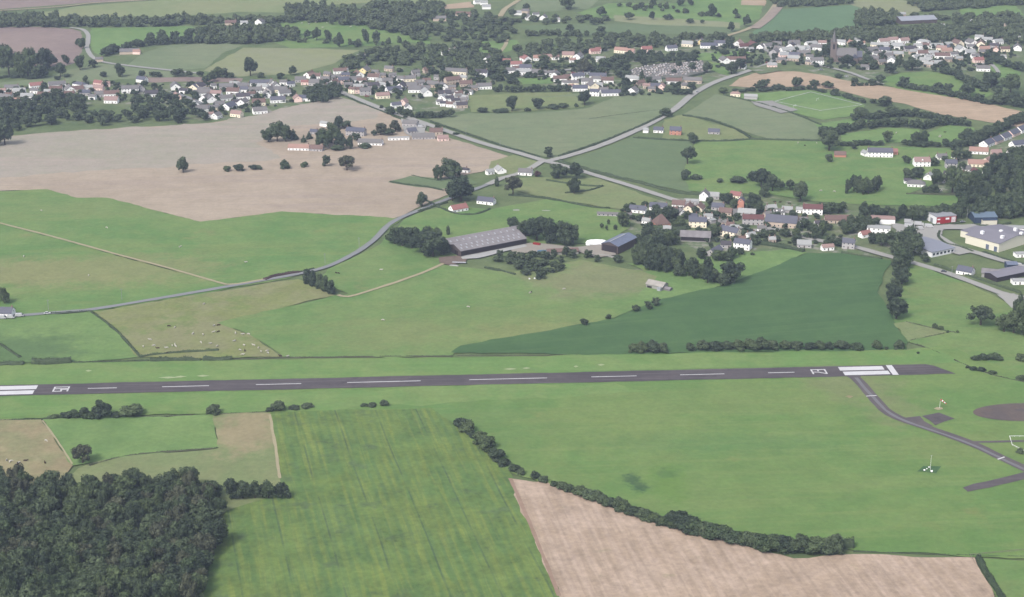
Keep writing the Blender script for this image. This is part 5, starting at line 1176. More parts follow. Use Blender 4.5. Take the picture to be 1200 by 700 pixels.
Hs(1194, 173, 18, 's', 'w', 'slate-roofed white house below the terraced row', ang=24, W=9)
Hs(1133, 323, 18, 's', 'w', 'white house with slate roof beside the main road on the right', ang=-36, W=8.5)
Hs(3, 372, 22, 's', 'w', 'slate-roofed white house at the road on the left edge', ang=-4, W=9)
Hs(1197, 302, 14, 'l', 'w', 'small white prefab on the lawn below the cream factory', name='prefab', chim=0, pitch=6)
Hs(1195, 334, 16, 'l', 'w', 'white flat-roofed building near the road junction', name='workshop', chim=0, pitch=6)
Hs(1195, 272, 26, 'l', 'w', 'long low white office right of the blue depot', name='office', chim=0, pitch=8, ang=0, wins=3)
village('of the roadside hamlet lanes', """736 257 9 gt;758 263 10 lw;808 249 11 bc G;830 258 10 lw;848 265 11 gt;856 268 9 bw;893 272 10 gw;904 248 12 le;930 263 12 be;900 255 9 gt;846 275 10 sc G;880 280 11 lw;812 258 10 sw;824 262 8 lw;942 262 10 gw;905 285 8 lt;789 250 10 bw;782 272 9 le;868 285 12 bw;960 266 10 dw""", 'small houses of the roadside hamlet')
village('of the right-hand tiled hamlet', """1104 188 12 gw;1125 208 10 bw;1090 212 10 lw G;1139 213 10 pc;1120 186 9 lw;1172 197 12 oc;1180 190 12 pc;1157 205 9 gw;1186 183 10 bw""", 'small houses of the tiled hamlet')
# ================================================================ special buildings
def frame(pA, pB):
    A, B = G(*pA), G(*pB); d = (B - A); L = d.length; return A, L, math.atan2(d.y, d.x)
def corr(name, c, ang=None, per=1.0, k=None):
    """sheet roofing: bands along the fall of the roof, object coordinates"""
    t = NT(name, .7, .3); v = t.coord(); sep = t.new("ShaderNodeSeparateXYZ"); t.L(v, sep.inputs[0])
    sn = t.math('SINE', t.math('MULTIPLY', sep.outputs[0], 6.283 / per)); nz = t.noise(v, .25, 3, .65)
    g = t.math('ADD', t.math('MULTIPLY_ADD', sn, .05, 1.0), t.math('MULTIPLY', t.math('SUBTRACT', nz, .5), .7))
    cc = t.new("ShaderNodeCombineXYZ")
    for i in range(3): t.L(g, cc.inputs[i])
    return t.out(t.mix(1.0, alb(c, k), cc.outputs[0], 'MULTIPLY'))
M_FIBRE = corr('fibre_cement_sheet', (164, 158, 160), per=6); M_BLUES = corr('blue_grey_sheet', (134, 144, 168), per=2); M_TIMBER = corr('brown_boarding', (112, 98, 96), per=.8)
M_BOARD_SHADE = plain('dark_boarding_and_shade', (66, 58, 60), .9, .15, .5); M_REDM = plain('red_cladding', (206, 62, 66), .6, .06, .3); M_BLUED = plain('blue_cladding', (70, 88, 116), .6, .08, .3)  # first one: dark boards and doors, also the painted shade of open barn sides
M_CREAM = plain('cream_cladding', (228, 222, 204), .7, .05, .2, k=.72); M_FLATR = plain('grey_membrane', (158, 155, 166), .9, .10, .12); M_LITE = plain('clear_sheet', (205, 208, 214), .6, .08, .5)
M_STEEL = plain('galvanised_steel', (182, 184, 190), .5, .08, .5); M_STONE = plain('church_stone', (158, 144, 138), .9, .16, .5)

def shed(name, label, pA, pB, depth, he, rise, roofm, wallm, cat=None, front=None, overh=.5):
    """a gabled building whose near long side runs from photo point pA to pB"""
    A, L, a = frame(pA, pB); o = empty(name, A, a); tag(o, label, cat or name.replace('_', ' '))
    b = MB(); b.prism([(0, -.4), (depth, -.4), (depth, he), (depth / 2, he + rise), (0, he)], 0, L); b.build('wall', wallm, o)
    r = MB(); tn = rise / (depth / 2)
    for sg in (0, 1):
        y0 = -overh if sg == 0 else depth + overh; ym = depth / 2 + (-.003 if sg == 0 else .003); z0 = he - overh * tn
        r.prism([(y0, z0 + .03), (y0, z0 + .25), (ym, he + rise + .25), (ym, he + rise + .03)], -overh, L + overh)
    rf = r.build('roof', roofm, o); tn_ = tn
    return o, L, rf, (he, rise, depth)
# long livestock barn of the farmyard
o, L, rf, (he, rise, dp) = shed('barn', 'long livestock barn with mottled grey roof and dark open side', (540, 302), (617, 287), 20, 5.4, 3.0, M_FIBRE, M_TIMBER)
b = MB(); b.box(.4, L - .4, -.12, -.02, 1.2, 4.7); b.build('opening_shade', M_BOARD_SHADE, o)  # flat dark panel: the shade inside the open side, put into colour
b = MB(); b.box(0, L, -.9, -.2, 0, 1.1); b.build('feed_wall', M_CONC, o)
b = MB(); b.box(-.1, -.02, 4, 9, 0, 4.2); b.build('door', M_BOARD_SHADE, o)
for i in range(int(L // 5)):
    for j, f in enumerate((.22, .62)):
        x = 2 + i * 5 + (2.2 if j else 0); s = MB(); y = dp / 2 * f; z = he + rise * f + .27
        s.prism([(y, z), (y + 2.0, z + 2.0 * rise / (dp / 2)), (y + 2.0, z + 2.0 * rise / (dp / 2) + .05), (y, z + .05)], x, x + 1.3); s.build('skylight', M_LITE, rf)
o2, L2, rf2, q = shed('barn', 'second grey-roofed barn joined behind the long livestock barn', (526, 294.5), (622, 276.5), 15, 5.6, 2.4, M_FIBRE, M_TIMBER)
for i in range(int(L2 // 6)):
    s = MB(); y = 2.2; z = q[0] + q[1] * y / 7.5 + .27
    s.prism([(y, z), (y + 2.0, z + .64), (y + 2.0, z + .69), (y, z + .05)], 3 + i * 6, 4.4 + i * 6); s.build('skylight', M_LITE, rf2)
# blue-roofed barn
o, L, rf, q = shed('barn', 'barn with smooth blue-grey roof right of the farmyard', (701, 298), (723, 299), 40, 6.0, 2.0, M_BLUES, M_TIMBER)
o.rotation_euler.z -= R(0)
bpy.data.objects.remove(rf)
w = [c for c in o.children if c.name.startswith('wall')][0]; bpy.data.objects.remove(w)
o.rotation_euler.z = math.atan2((G(741, 290) - G(724, 298.5)).y, (G(741, 290) - G(724, 298.5)).x); o.location = G(724, 298.5)
Lb = (G(741, 290) - G(724, 298.5)).length * 1.3; Wb = (G(701, 298) - G(724, 298.5)).length * .98
b = MB(); b.prism([(0, -.4), (Wb, -.4), (Wb, 6.8), (Wb / 2, 9.3), (0, 6.8)], 0, Lb); b.build('wall', M_TIMBER, o)
b = MB()
for sg in (0, 1):
    y0 = -.5 if sg == 0 else Wb + .5; b.prism([(y0, 6.6), (y0, 6.8), (Wb / 2 + (.003 if sg else -.003), 9.6), (Wb / 2 + (.003 if sg else -.003), 9.35)], -.5, Lb + .5)
rf = b.build('roof', M_BLUES, o)
b = MB(); b.box(0, Lb * .8, Wb / 2 - .5, Wb / 2 + .5, 9.55, 9.8); b.build('ridge_light', M_LITE, rf)
b = MB(); b.box(-.12, -.02, 1, Wb - 1, .6, 6.4); b.build('front_boarding', M_BOARD_SHADE, o)
# low curved shelter in front of it
b = MB(); P = spline([G(696, 302), G(708, 300.5), G(720, 303)], 2)
for p, q_ in zip(P, P[1:]):
    n = Vector((0, 1.2, 0)); b.face([p, q_, q_ + Vector((0, 0, 1.3)), p + Vector((0, 0, 1.3))]); b.face([p + Vector((0, 0, 1.3)), q_ + Vector((0, 0, 1.3)), q_ + n + Vector((0, 0, 1.3)), p + n + Vector((0, 0, 1.3))]); b.face([p + n, q_ + n, q_ + n + Vector((0, 0, 1.3)), p + n + Vector((0, 0, 1.3))])
tag(b.build('feed_wall', M_CONC), 'curved pale concrete wall in front of the blue-roofed barn', 'wall')
# farm shed with rusty roof, hamlet barn, field shed
shed('shed', 'row of low rusty-roofed sheds between farmyard and thicket', (642, 299.5), (678, 298), 9, 2.6, 1.3, ROOF['b'], M_CONC)
o, L, rf, q = shed('barn', 'wide grey-roofed barn with dark front in the hamlet', (797, 283), (832, 284.5), 16, 4.2, 3.0, M_FIBRE, M_CONC)
b = MB(); b.box(.6, L - .6, -.12, -.02, 1.0, 4.0); b.build('opening_shade', M_BOARD_SHADE, o)  # dark panel painted in for the shaded inside behind the barn front
o, L, rf, q = shed('field_shed', 'small weathered shed with pale patched roof alone in the meadow', (757, 337.5), (776, 341.5), 9, 3.4, 2.2, plain('patched_sheet', (196, 190, 182), .8, .4, .35), M_CONC, 'shed')
b = MB(); b.box(L - 3.2, L - .2, -2.6, -.02, 0, 2.7); b.box(L - 3.4, L, -2.8, -.01, 2.702, 2.9); b.build('porch', M_LITE, o)
b = MB(); b.box(1, 5, -.1, -.02, .2, 2.2); b.build('door', M_BOARD_SHADE, o)
b = MB(); b.box(L + .02, L + 5.5, 1.5, 6, -.2, 2.0); b.prism([(1.2, 2.002), (6.3, 2.002), (3.75, 3.2)], L + .02, L + 5.7); b.build('lean_to', M_FIBRE, o)
# large far barn, long low buildings
shed('barn', 'large pale-roofed barn in the woods beyond the far right village', (1056, 29), (1098, 27), 24, 5, 4, plain('far_pale_sheet', (184, 188, 198), .7, .1, .3), M_TIMBER)
# ---- industrial buildings on the right
o, L, rf, q = shed('factory', 'big cream factory with a wide low grey roof', (1131, 285), (1170, 296), 46, 7.2, 2.4, M_FLATR, M_CREAM)
for x in (.62, .86):
    b = MB(); b.box(L * x, L * x + 3, -.12, -.02, 0, 4.2); b.build('loading_door', M_BLUES, o)
for x, y in ((8, 8), (16, 22), (26, 10), (20, 36), (30, 30)):
    b = MB(); b.box(x, x + 2.4, y, y + 2.4, q[0], q[0] + 3.6); b.build('roof_vent', M_WHITE, rf)
b = MB(); b.box(-14, -.3, 12, 34, -.3, 5.2); b.build('side_block', M_CREAM, o)
b = MB(); b.box(-14.3, -.25, 11.7, 34.3, 5.202, 5.5); b.build('side_roof', M_FLATR, o)
A, L, a = frame((1097, 264), (1120, 262)); o = empty('depot', A, a); tag(o, 'red and white box-shaped depot with three small white panels', 'depot')
b = MB(); b.box(0, L, 0, 16, -.3, 7.0); b.build('wall', M_WHITE, o); b = MB(); b.box(-.3, L + .3, -.3, 16.3, 7.002, 7.5); b.build('roof', M_STEEL, o)
b = MB(); b.box(.05, L - .05, -.14, -.02, 0, 6.7); f = b.build('red_front', M_REDM, o)
for x, w, z0, z1 in ((.8, 2.6, 4.4, 5.4), (.8, 2.6, .6, 2.0), (L * .46, 3.4, 4.2, 5.8)):
    b = MB(); b.box(x, x + w, -.2, -.145, z0, z1); b.build('panel', M_WHITE, f)
for i in range(5):
    b = MB(); b.box(L - 4.6, L - .6, -.2, -.145, .5 + i * 1.2, 1.3 + i * 1.2); b.build('shutter', M_WHITE, f)
b = MB(); b.box(-.12, -.02, 6, 10, 0, 4.2); b.build('door', M_STEEL, o)
o, L, rf, q = shed('depot', 'dark blue depot with a pale front office', (1142, 262), (1168, 261.5), 18, 5.2, 2.2, plain('steel_blue_sheet', (126, 146, 166), .6, .08, .3), M_BLUED)
b = MB(); b.box(L * .30, L * .92, -5, -.02, -.2, 4.0); b.build('office_front', M_CREAM, o); b = MB(); b.box(L * .28, L * .94, -5.3, -.3, 4.002, 4.4); b.build('office_roof', M_BLUED, o)
A, L, a = frame((1092, 302), (1118, 296.5)); o = empty('workshop', A, a); tag(o, 'flat grey-roofed workshop with pale window front beside the lawn', 'workshop')
b = MB(); b.box(0, L, 0, 34, -.3, 4.2); b.build('wall', M_WHITE, o); b = MB(); b.prism([(-.6, 4.202), (34.6, 4.202), (34.6, 4.6), (17, 5.6), (-.6, 4.6)], -.6, L + .6); b.build('roof', plain('pale_blue_grey_sheet', (164, 168, 182), .7, .12, .15), o)
for i in range(6): link('window', pane(2.4, 1.8), o, None, (2 + i * (L - 4) / 5, -.03, 1.4))
shed('shed', 'long grey-roofed shed left of the dark barn near the junction', (1150, 325), (1172, 327), 12, 3.6, 1.6, M_FIBRE, M_CONC)
shed('shed', 'long dark-walled shed beside the road junction', (1168, 331), (1206, 323), 14, 3.8, 1.6, M_FLATR, M_BOARD_SHADE)
shed('shed', 'small blue-grey shed on top of the long dark one', (1180, 316), (1192, 316), 8, 4, 1.2, M_BLUES, M_BLUED)
# ---- church
A, L, a = frame((980, 73.5), (1010, 74)); o = empty('church', A, a); tag(o, 'stone church with slate nave and a slender spire above the village', 'church')
b = MB(); b.prism([(0, -.5), (13, -.5), (13, 9), (6.5, 17), (0, 9)], 0, L * .78); b.build('nave', M_STONE, o)
r = MB()
for sg in (0, 1):
    y0, ym = (-.5, 6.497) if sg == 0 else (13.5, 6.503); r.prism([(y0, 8.5), (y0, 8.8), (ym, 17.35), (ym, 17.03)], -.2, L * .78 + .3)
r.build('roof', ROOF['g'], o)
b = MB(); b.prism([(1.2, -.5), (11.8, -.5), (11.8, 7.5), (6.5, 13.5), (1.2, 7.5)], L * .78 + .01, L); b.build('chancel', M_STONE, o)
r = MB()
for sg in (0, 1):
    y0, ym = (.7, 6.497) if sg == 0 else (12.3, 6.503); r.prism([(y0, 7.0), (y0, 7.3), (ym, 13.9), (ym, 13.55)], L * .78 + .32, L + .4)
r.build('chancel_roof', ROOF['s'], o)
b = MB(); b.box(L * .6, L * .82, -5.5, -.02, -.5, 7); b.prism([(0, 0), (1, 0), (.5, 1)], 0, 0); b.build('transept', M_STONE, o)
r = MB(); n0, n1 = L * .59, L * .83; r.v += [(n0, -6, 7.01), (n1, -6, 7.01), (n1, 3, 7.01), (n0, 3, 7.01), ((n0 + n1) / 2, -6, 11.5), ((n0 + n1) / 2, 3, 11.5)]
r.f += [(0, 1, 4), (1, 2, 5, 4), (2, 3, 5), (3, 0, 4, 5), (0, 3, 2, 1)]; r.m += [0] * 5; r.build('transept_roof', ROOF['s'], o)
b = MB(); b.box(-7.2, -.25, 3, 10, -.5, 24); b.box(-7.6, .15, 2.6, 10.4, 24.002, 24.8); t = b.build('tower', M_STONE, o)
b = MB(); c8 = [(-3.7 + 3.1 * math.cos(i * math.pi / 4 + .39), 6.5 + 3.1 * math.sin(i * math.pi / 4 + .39), 24.81) for i in range(8)]; b.cone(c8, (-3.7, 6.5, 40)); b.build('spire', ROOF['g'], o)
for cx_, cy_ in ((-6.9, 3.3), (-.55, 3.3), (-6.9, 9.7), (-.55, 9.7)):
    b = MB(); b.cone([(cx_ - .6, cy_ - .6, 24.81), (cx_ + .6, cy_ - .6, 24.81), (cx_ + .6, cy_ + .6, 24.81), (cx_ - .6, cy_ + .6, 24.81)], (cx_, cy_, 29)); b.build('pinnacle', M_STONE, t)
b = MB(); b.box(-5, -2.4, 2.9, 2.98, 16, 22); b.build('louvre', M_BOARD_SHADE, t)
for i in range(5):
    b = MB(); b.box(2 + i * 3.3, 3.2 + i * 3.3, -.1, -.02, 2.5, 7); b.build('window', M_GLASS, o)
b = MB(); b.box(-7.3, -7.22, 5.4, 7.6, 0, 3.2); b.build('door', M_DOOR, o)
house(997, 77.5, 4, 'l', 'w', 'narrow white wall tower right below the church', gable=True, storeys=2, W=4, L=4.5, wins=1, chim=0, name='tower_house')
# ---- gravestones of the cemetery
b = MB(); b.box(-.5, .5, 0, 2.0, -.1, .4); b.box(-.45, .45, 2.02, 2.25, -.1, 1.3); gs = b.mesh('gravestone', [None]); rg = random.Random(3)
M_GRV = [plain('pale_granite', (226, 220, 222), .7, .1, 1, k=.62), plain('grey_granite', (170, 166, 170), .7, .1, 1), plain('pink_granite', (214, 198, 194), .7, .1, 1, k=.55)]
pts = poly_points([(740, 82), (770, 77), (822, 73), (826, 84), (800, 90), (742, 92)], 3.4, 9, jit=.2, rowsc=1.55); rg.shuffle(pts)
for i, (x, y) in enumerate(pts[:290]):
    o = link('gravestone', gs, mat=rg.choice(M_GRV)); o.location = (x, y, 0); k = rg.uniform(.9, 1.25); o.scale = (k * 1.9, k * 1.1, k * 1.5)
    tag(o, 'pale granite gravestone in the rows of the old cemetery', 'gravestone', 'gravestones of the old cemetery')
sheet('gravel', [(737, 83), (770, 76), (824, 72), (828, 85), (800, 92), (740, 93)], fm('cemetery_gravel', (150, 146, 142), (128, 132, 122), patch=12, grain=.3))
hedge([(738, 93.5), (770, 93), (800, 92), (826, 87)], 1.6, 1.6, 'hedge along the lower side of the cemetery')

# ================================================================ animals
def skin_mesh(name, verts, edges, radii, sub=1):
    me = bpy.data.meshes.new(name); me.from_pydata(verts, edges, []); ob = bpy.data.objects.new(name, me); C.objects.link(ob)
    ob.modifiers.new('skin', 'SKIN'); lay = me.skin_vertices[0]
    for i, r_ in enumerate(radii): lay.data[i].radius = r_ if isinstance(r_, tuple) else (r_, r_)
    lay.data[0].use_root = True
    if sub: ob.modifiers.new('sub', 'SUBSURF').levels = sub
    dg = bpy.context.evaluated_depsgraph_get(); out = bpy.data.meshes.new_from_object(ob.evaluated_get(dg)); bpy.data.objects.remove(ob); out.name = name
    return out
def cow_mesh(graze):
    hz = .62 if graze else 1.5
    V = [(0, 0, 1.05), (.45, 0, 1.08), (-.55, 0, 1.1), (-.85, 0, 1.15), (.8, 0, 1.15), (1.1, 0, 1.2 if not graze else 1.0), (1.35, 0, hz), (1.65, 0, hz - .22), (-1.0, 0, 1.25), (-1.12, 0, .7)]
    E = [(0, 1), (0, 2), (2, 3), (1, 4), (4, 5), (5, 6), (6, 7), (3, 8), (8, 9)]; Rr = [.40, .42, .40, .34, .34, .22, .18, .10, .07, .03]
    for (x, src, hind) in ((.62, 4, 0), (-.75, 3, 1)):
        for y in (-.24, .24):
            n = len(V); dx = -.08 if hind else .02
            V += [(x, y, .82), (x + dx * (1 if hind else 0) + (.06 if not hind else -.06), y, .48), (x, y, .04)]
            E += [(src, n), (n, n + 1), (n + 1, n + 2)]; Rr += [.18 if hind else .15, .085, .07]
    for y in (-.18, .18):
        n = len(V); V.append((1.27, y * 1.1, hz + .1)); E.append((6, n)); Rr.append(.05)
    return skin_mesh('cow', V, E, Rr)
def hide(name, c1, c2, th):
    t = NT(name, .8, .1); v = t.coord(); n = t.noise(v, 1.1, 1); return t.out(t.mix(t.ramp(n, th, th + .03), alb(c1), alb(c2)))
HIDE = dict(w=hide('white_hide', (238, 232, 220), (228, 220, 204), .5), b=hide('pied_hide', (232, 228, 220), (64, 50, 46), .5), d=hide('dark_hide', (84, 62, 52), (70, 52, 46), .5))
COWS = [cow_mesh(True), cow_mesh(False)]; rc = random.Random(4)
def cow(px, py, col, label, group):
    o = link('cow', rc.choice(COWS), mat=HIDE[col]); o.location = G(px, py); o.rotation_euler = (0, 0, rc.uniform(0, 6.28)); o.scale = (1.08,) * 3
    tag(o, label, 'cow', group)
def herd(items, place, group):
    items = sorted(items); by = {}
    for it in items: by.setdefault(it[2], []).append(it)
    wd = dict(w='white', b='pied', d='dark brown')
    for c, L_ in by.items():
        for i, it in enumerate(L_): cow(it[0], it[1], c, f"{wd[c]} cow, {ordinal(i + 1)} such from the left {place}" if len(L_) > 1 else f"only {wd[c]} cow {place}", group)
herd([(168, 407.5, 'w'), (176, 399.5, 'w'), (180, 406.5, 'w'), (185, 409.5, 'd'), (195.5, 409, 'w'), (196, 415, 'd'), (202, 406.5, 'w'), (205, 405.5, 'w'), (206, 407, 'w'), (235.5, 402.5, 'w'), (238, 393.5, 'w'), (198, 383.5, 'd'), (205, 385, 'w'), (226, 392.5, 'w'), (239, 357.5, 'w'), (251, 383, 'w'), (250, 390.5, 'w'), (247, 404, 'w'), (254.5, 407, 'w'), (276, 392, 'w'), (285, 393, 'w'), (291.5, 393, 'w'), (275, 401, 'b'), (286, 406, 'w'), (281, 411.5, 'b'), (287, 412.5, 'd'), (284, 417, 'w'), (297.5, 406, 'w'), (303, 409, 'w'), (306, 413.5, 'w'), (313, 412.5, 'w'), (314, 415, 'b'), (337.5, 419, 'w'), (328.5, 418.5, 'd'), (256, 382.5, 'd'), (256, 390, 'd')], 'on the dry cow pasture', 'cows of the dry pasture')
herd([(8, 541, 'b'), (11.5, 543, 'w'), (13, 542, 'w'), (20.5, 546, 'd'), (22, 544, 'b'), (30, 541.5, 'd'), (54, 518, 'w'), (53, 544, 'd')], 'of the paddock above the wood', 'cows of the paddock above the wood')
herd([(48.5, 248, 'w'), (125, 268, 'w'), (28, 301.5, 'w'), (104, 324, 'w'), (211, 290.5, 'w'), (288.5, 308.5, 'w')], 'of the wide green field beside the track', 'cows of the wide green field')
herd([(446.5, 317.5, 'w'), (449, 376.5, 'w'), (397, 321.5, 'd'), (394, 321, 'd'), (549, 361, 'w'), (622, 344, 'd'), (621, 344.5, 'w'), (661, 340, 'w')], 'of the meadow below the farmyard', 'cows of the meadow below the farmyard')
herd([(383, 27.5, 'w'), (386, 27, 'w'), (354, 28, 'w'), (362, 29, 'w'), (370, 27, 'w'), (378, 33, 'w'), (401, 28, 'w'), (411, 32, 'w')], 'of the far meadow', 'cows of the far meadow')
herd([(935, 168.5, 'w'), (943, 171.5, 'd'), (957, 168.5, 'w'), (908, 237.5, 'd'), (914, 238, 'd'), (925, 239.5, 'd'), (962, 224.5, 'w'), (978, 225.5, 'w')], 'of the green meadow by the hamlet', 'cows of the hamlet meadow')
herd([(1101, 161.5, 'w'), (1102, 160, 'w'), (1050, 157, 'w'), (1107, 156, 'd')], 'of the bright hedged paddocks', 'cows of the hedged paddocks')

# ================================================================ vehicles
M_TYRE = plain('tyre_rubber', (58, 58, 60), .8, .1, 2)
CARP = {n: plain('car_paint_' + n, c, .35, .04, .4, .5) for n, c in (('white', (236, 236, 238)), ('red', (190, 50, 48)), ('dark_blue', (52, 56, 92)), ('silver', (170, 172, 176)), ('black', (58, 60, 64)), ('green', (70, 110, 90)))}
def bevel_mesh(b, name, mats, w=.08):
    me = b.mesh(name, mats); bm = bmesh.new(); bm.from_mesh(me); bmesh.ops.bevel(bm, geom=[e for e in bm.edges], offset=w, segments=1, affect='EDGES'); bm.to_mesh(me); bm.free(); return me
b = MB(); b.prism([(-.85, .28), (.85, .28), (.88, .85), (-.88, .85)], -2.1, 2.1); CARB = bevel_mesh(b, 'body', [None], .12)
b = MB(); b.v = [(-1.6, -.78, .86), (1.0, -.78, .86), (1.0, .78, .86), (-1.6, .78, .86), (-1.2, -.62, 1.42), (.35, -.62, 1.42), (.35, .62, 1.42), (-1.2, .62, 1.42)]
b.f = [(0, 3, 2, 1), (4, 5, 6, 7), (0, 1, 5, 4), (1, 2, 6, 5), (2, 3, 7, 6), (3, 0, 4, 7)]; b.m = [0] * 6; CARG = b.mesh('cabin_window', [M_GLASS])
b = MB(); b.box(-1.22, .37, -.64, .64, 1.425, 1.47); CART = b.mesh('roof_panel', [None])
b = MB(); b.tube((0, -.11, 0), (0, .11, 0), .32, .32, 12); CARW = b.mesh('wheel', [M_TYRE])
b = MB(); b.box(-.04, .04, -.18, .18, -.09, .09); CARL = b.mesh('headlight', [M_LITE])
def car(px, py, ang, paint, label, scale=1.0):
    o = empty('car', G(px, py, ZR + .01), R(ang), (scale,) * 3); tag(o, label, 'car')
    link('body', CARB, o, CARP[paint]); link('roof', CART, o, CARP[paint]); link('window', CARG, o)
    for x in (-1.3, 1.3):
        for y in (-.8, .8): link('wheel', CARW, o, None, (x, y, .32))
    for y in (-.6, .6): link('headlight', CARL, o, None, (2.1, y, .62))
    return o
def van(px, py, ang, label, paint='white', L=5.6, H=2.5, W=2.0, name='van', cab=None):
    o = empty(name, G(px, py, ZR + .01), R(ang)); tag(o, label, name); y = W / 2
    if cab is None:
        b = MB(); b.prism([(0, .35), (L * .82, .35), (L, .4), (L, 1.1), (L * .86, 1.25), (L * .74, H), (0, H)], -y, y); b.v = [(yy - L / 2, xx, z) for xx, yy, z in b.v]
        o2 = bpy.data.objects.new('body', bevel_mesh(b, 'body', [CARP[paint]], .06)); C.objects.link(o2); o2.parent = o
    else:
        b = MB(); b.box(-L / 2, L / 2 - 2.2, -y, y, .9, H); b.build('cargo_box', CARP[paint], o)
        b = MB(); b.prism([(L / 2 - 2.1, .5), (L / 2, .5), (L / 2, 1.5), (L / 2 - .5, 2.5), (L / 2 - 2.1, 2.5)], -y * .95, y * .95); b.v = [(yy, xx, z) for xx, yy, z in b.v]; b.build('cab', CARP[cab], o)
        b = MB(); b.box(-L / 2 + .2, L / 2 - .3, -.5, .5, .5, .85); b.build('chassis', M_TYRE, o)
    b = MB(); b.v = [(L / 2 - .38 - .28, -y * .85, 1.45), (L / 2 - .38 - .28, y * .85, 1.45), (L / 2 - .75, y * .8, 2.2), (L / 2 - .75, -y * .8, 2.2), (L / 2 - .3, -y * .85, 1.45), (L / 2 - .3, y * .85, 1.45), (L / 2 - .62, y * .8, 2.2), (L / 2 - .62, -y * .8, 2.2)]
    b.f = [(0, 1, 2, 3), (4, 5, 6, 7), (0, 1, 5, 4), (1, 2, 6, 5), (2, 3, 7, 6), (3, 0, 4, 7)]; b.m = [0] * 6; b.build('windscreen', M_GLASS, o)
    for x in (-L * .32, L * .32):
        for yy in (-y + .1, y - .1): w = link('wheel', CARW, o, None, (x, yy, .36)); w.scale = (1.12, 1, 1.12)
    return o
car(1106, 318.8, -18, 'black', 'dark car on the main road beside the white house', 1.1)
car(55.5, 368, 4, 'white', 'white car driving on the road above the bright meadow', 1.1)
car(1065, 284, 12, 'dark_blue', 'dark blue car parked on the worn ground of the yard', 1.15)
car(1128, 260.5, 5, 'silver', 'silver car parked right of the red depot', 1.1)
car(430, 113.5, 15, 'red', 'red car parked at the village end of the pale road', 1.2)
car(436, 116, -20, 'black', 'dark car behind the red one at the village road', 1.1)
car(561, 278, 10, 'white', 'white car at the left of the line behind the long barn', 1.1)
car(582, 277, 10, 'red', 'red car behind the long barn', 1.1); car(588, 276.5, 8, 'white', 'white car next to the red one behind the long barn', 1.1)
car(594, 276, 8, 'dark_blue', 'dark blue car behind the long barn', 1.1); car(566, 278, 190, 'silver', 'silver car behind the long barn', 1.1)
car(908, 72, 20, 'white', 'white car on the forecourt under the upper road', 1.1); car(899, 74, 30, 'red', 'small red car on the climbing road top', 1.1)
car(962, 82, 10, 'silver', 'silver car in the lane under the church', 1.1); car(992, 90, -20, 'white', 'white car in the lane right of the church', 1.1)
car(817, 108, 55, 'white', 'white car on the climbing road by the cemetery end', 1.1); car(672, 86, 5, 'red', 'red car beside the central village car park', 1.1)
car(804, 254, 20, 'white', 'white car in the garden below the brown-roofed house', 1.1); car(1101, 224, 8, 'white', 'white car parked under the dark three-storey house', 1.2)
van(493, 149.5, 0, 'white van parked at the roadside farm', L=6.0)
van(3, 373.5, 0, 'white delivery van in front of the slate-roofed road house', L=5.5); van(13, 373, 0, 'white van in the middle of the roadside trio', L=5.2); van(23, 371, 6, 'white van at the right end of the roadside trio', L=6)
van(1065, 262, -14, 'white box truck at the back of the yard', L=8, H=3.6, W=2.4, name='truck', cab='white')
van(1066, 267, -14, 'white box truck in the middle of the yard', L=9, H=3.5, W=2.4, name='truck', cab='white')
van(1077, 264.5, -14, 'white box truck parked beyond the middle one', L=8.5, H=3.5, W=2.4, name='truck', cab='white')
van(1089, 266.5, -16, 'white van alone on the right of the yard trucks', L=7.5, H=2.9)
van(1079, 269, 10, 'small white van in front of the yard trucks', L=5)
van(1194, 312, -14, 'white van on the factory road at the right edge', L=6.5)
# red farm trailer
o = empty('trailer', G(629, 288), R(-30)); tag(o, 'red tipping trailer in the farmyard', 'trailer')
b = MB(); b.prism([(-1.1, .9), (1.1, .9), (1.3, 2.3), (-1.3, 2.3)], -3, 3); b.build('tub', CARP['red'], o); b = MB(); b.box(-2.8, 4.2, -.3, .3, .55, .88); b.build('chassis', M_TYRE, o)
for x in (-1.4, .2):
    for y in (-1.0, 1.0): w = link('wheel', CARW, o, None, (x, y, .5)); w.scale = (1.5, 1.5, 1.5)
o = empty('trailer', G(538, 309), R(-6)); tag(o, 'flat pale trailer on the muddy ground at the barn end', 'trailer')
b = MB(); b.box(-5.5, 5.5, -1.2, 1.2, .9, 1.15); b.build('bed', M_LITE, o); b = MB(); b.box(-5, 6.6, -.3, .3, .6, .88); b.build('chassis', M_TYRE, o)
for x in (-3, -1.6):
    for y in (-1.0, 1.0): link('wheel', CARW, o, None, (x, y, .33))
# wrapped heaps and bales
def heap(px, py, L, W, H, mat, label, ang=0, name='silage_heap'):
    b = MB(); n = 12; m = 7; P = []
    for i in range(n + 1):
        u = i / n * 2 - 1; e = (1 - abs(u) ** 4) ** .5 if abs(u) < 1 else 0
        P.append([(u * L / 2, math.cos(math.pi * j / (m - 1)) * W / 2 * max(e, .02), math.sin(math.pi * j / (m - 1)) * H * max(e, .02) * (1 + .12 * mnoise.noise(Vector((i * .7, j * .9, px))))) for j in range(m)])
    for i in range(n):
        for j in range(m - 1): b.face([P[i][j], P[i + 1][j], P[i + 1][j + 1], P[i][j + 1]])
    o = b.build(name, mat, None, G(px, py), R(ang)); tag(o, label, name.replace('_', ' '))
heap(699, 285.5, 19, 7, 3.4, M_WHITE, 'white plastic-covered silage heap left of the blue-roofed barn')
heap(689, 287, 4, 3, 1.6, M_WHITE, 'small white covered pile beside the white silage heap')
heap(532, 312, 8, 4, 1.2, M_CONC, 'pale dumped heap at the end of the farm track', -8)
heap(635, 296, 9, 6, 2.0, plain('blue_tarp', (96, 136, 168), .6, .1, .4), 'blue tarpaulin-covered pile at the farmyard edge')
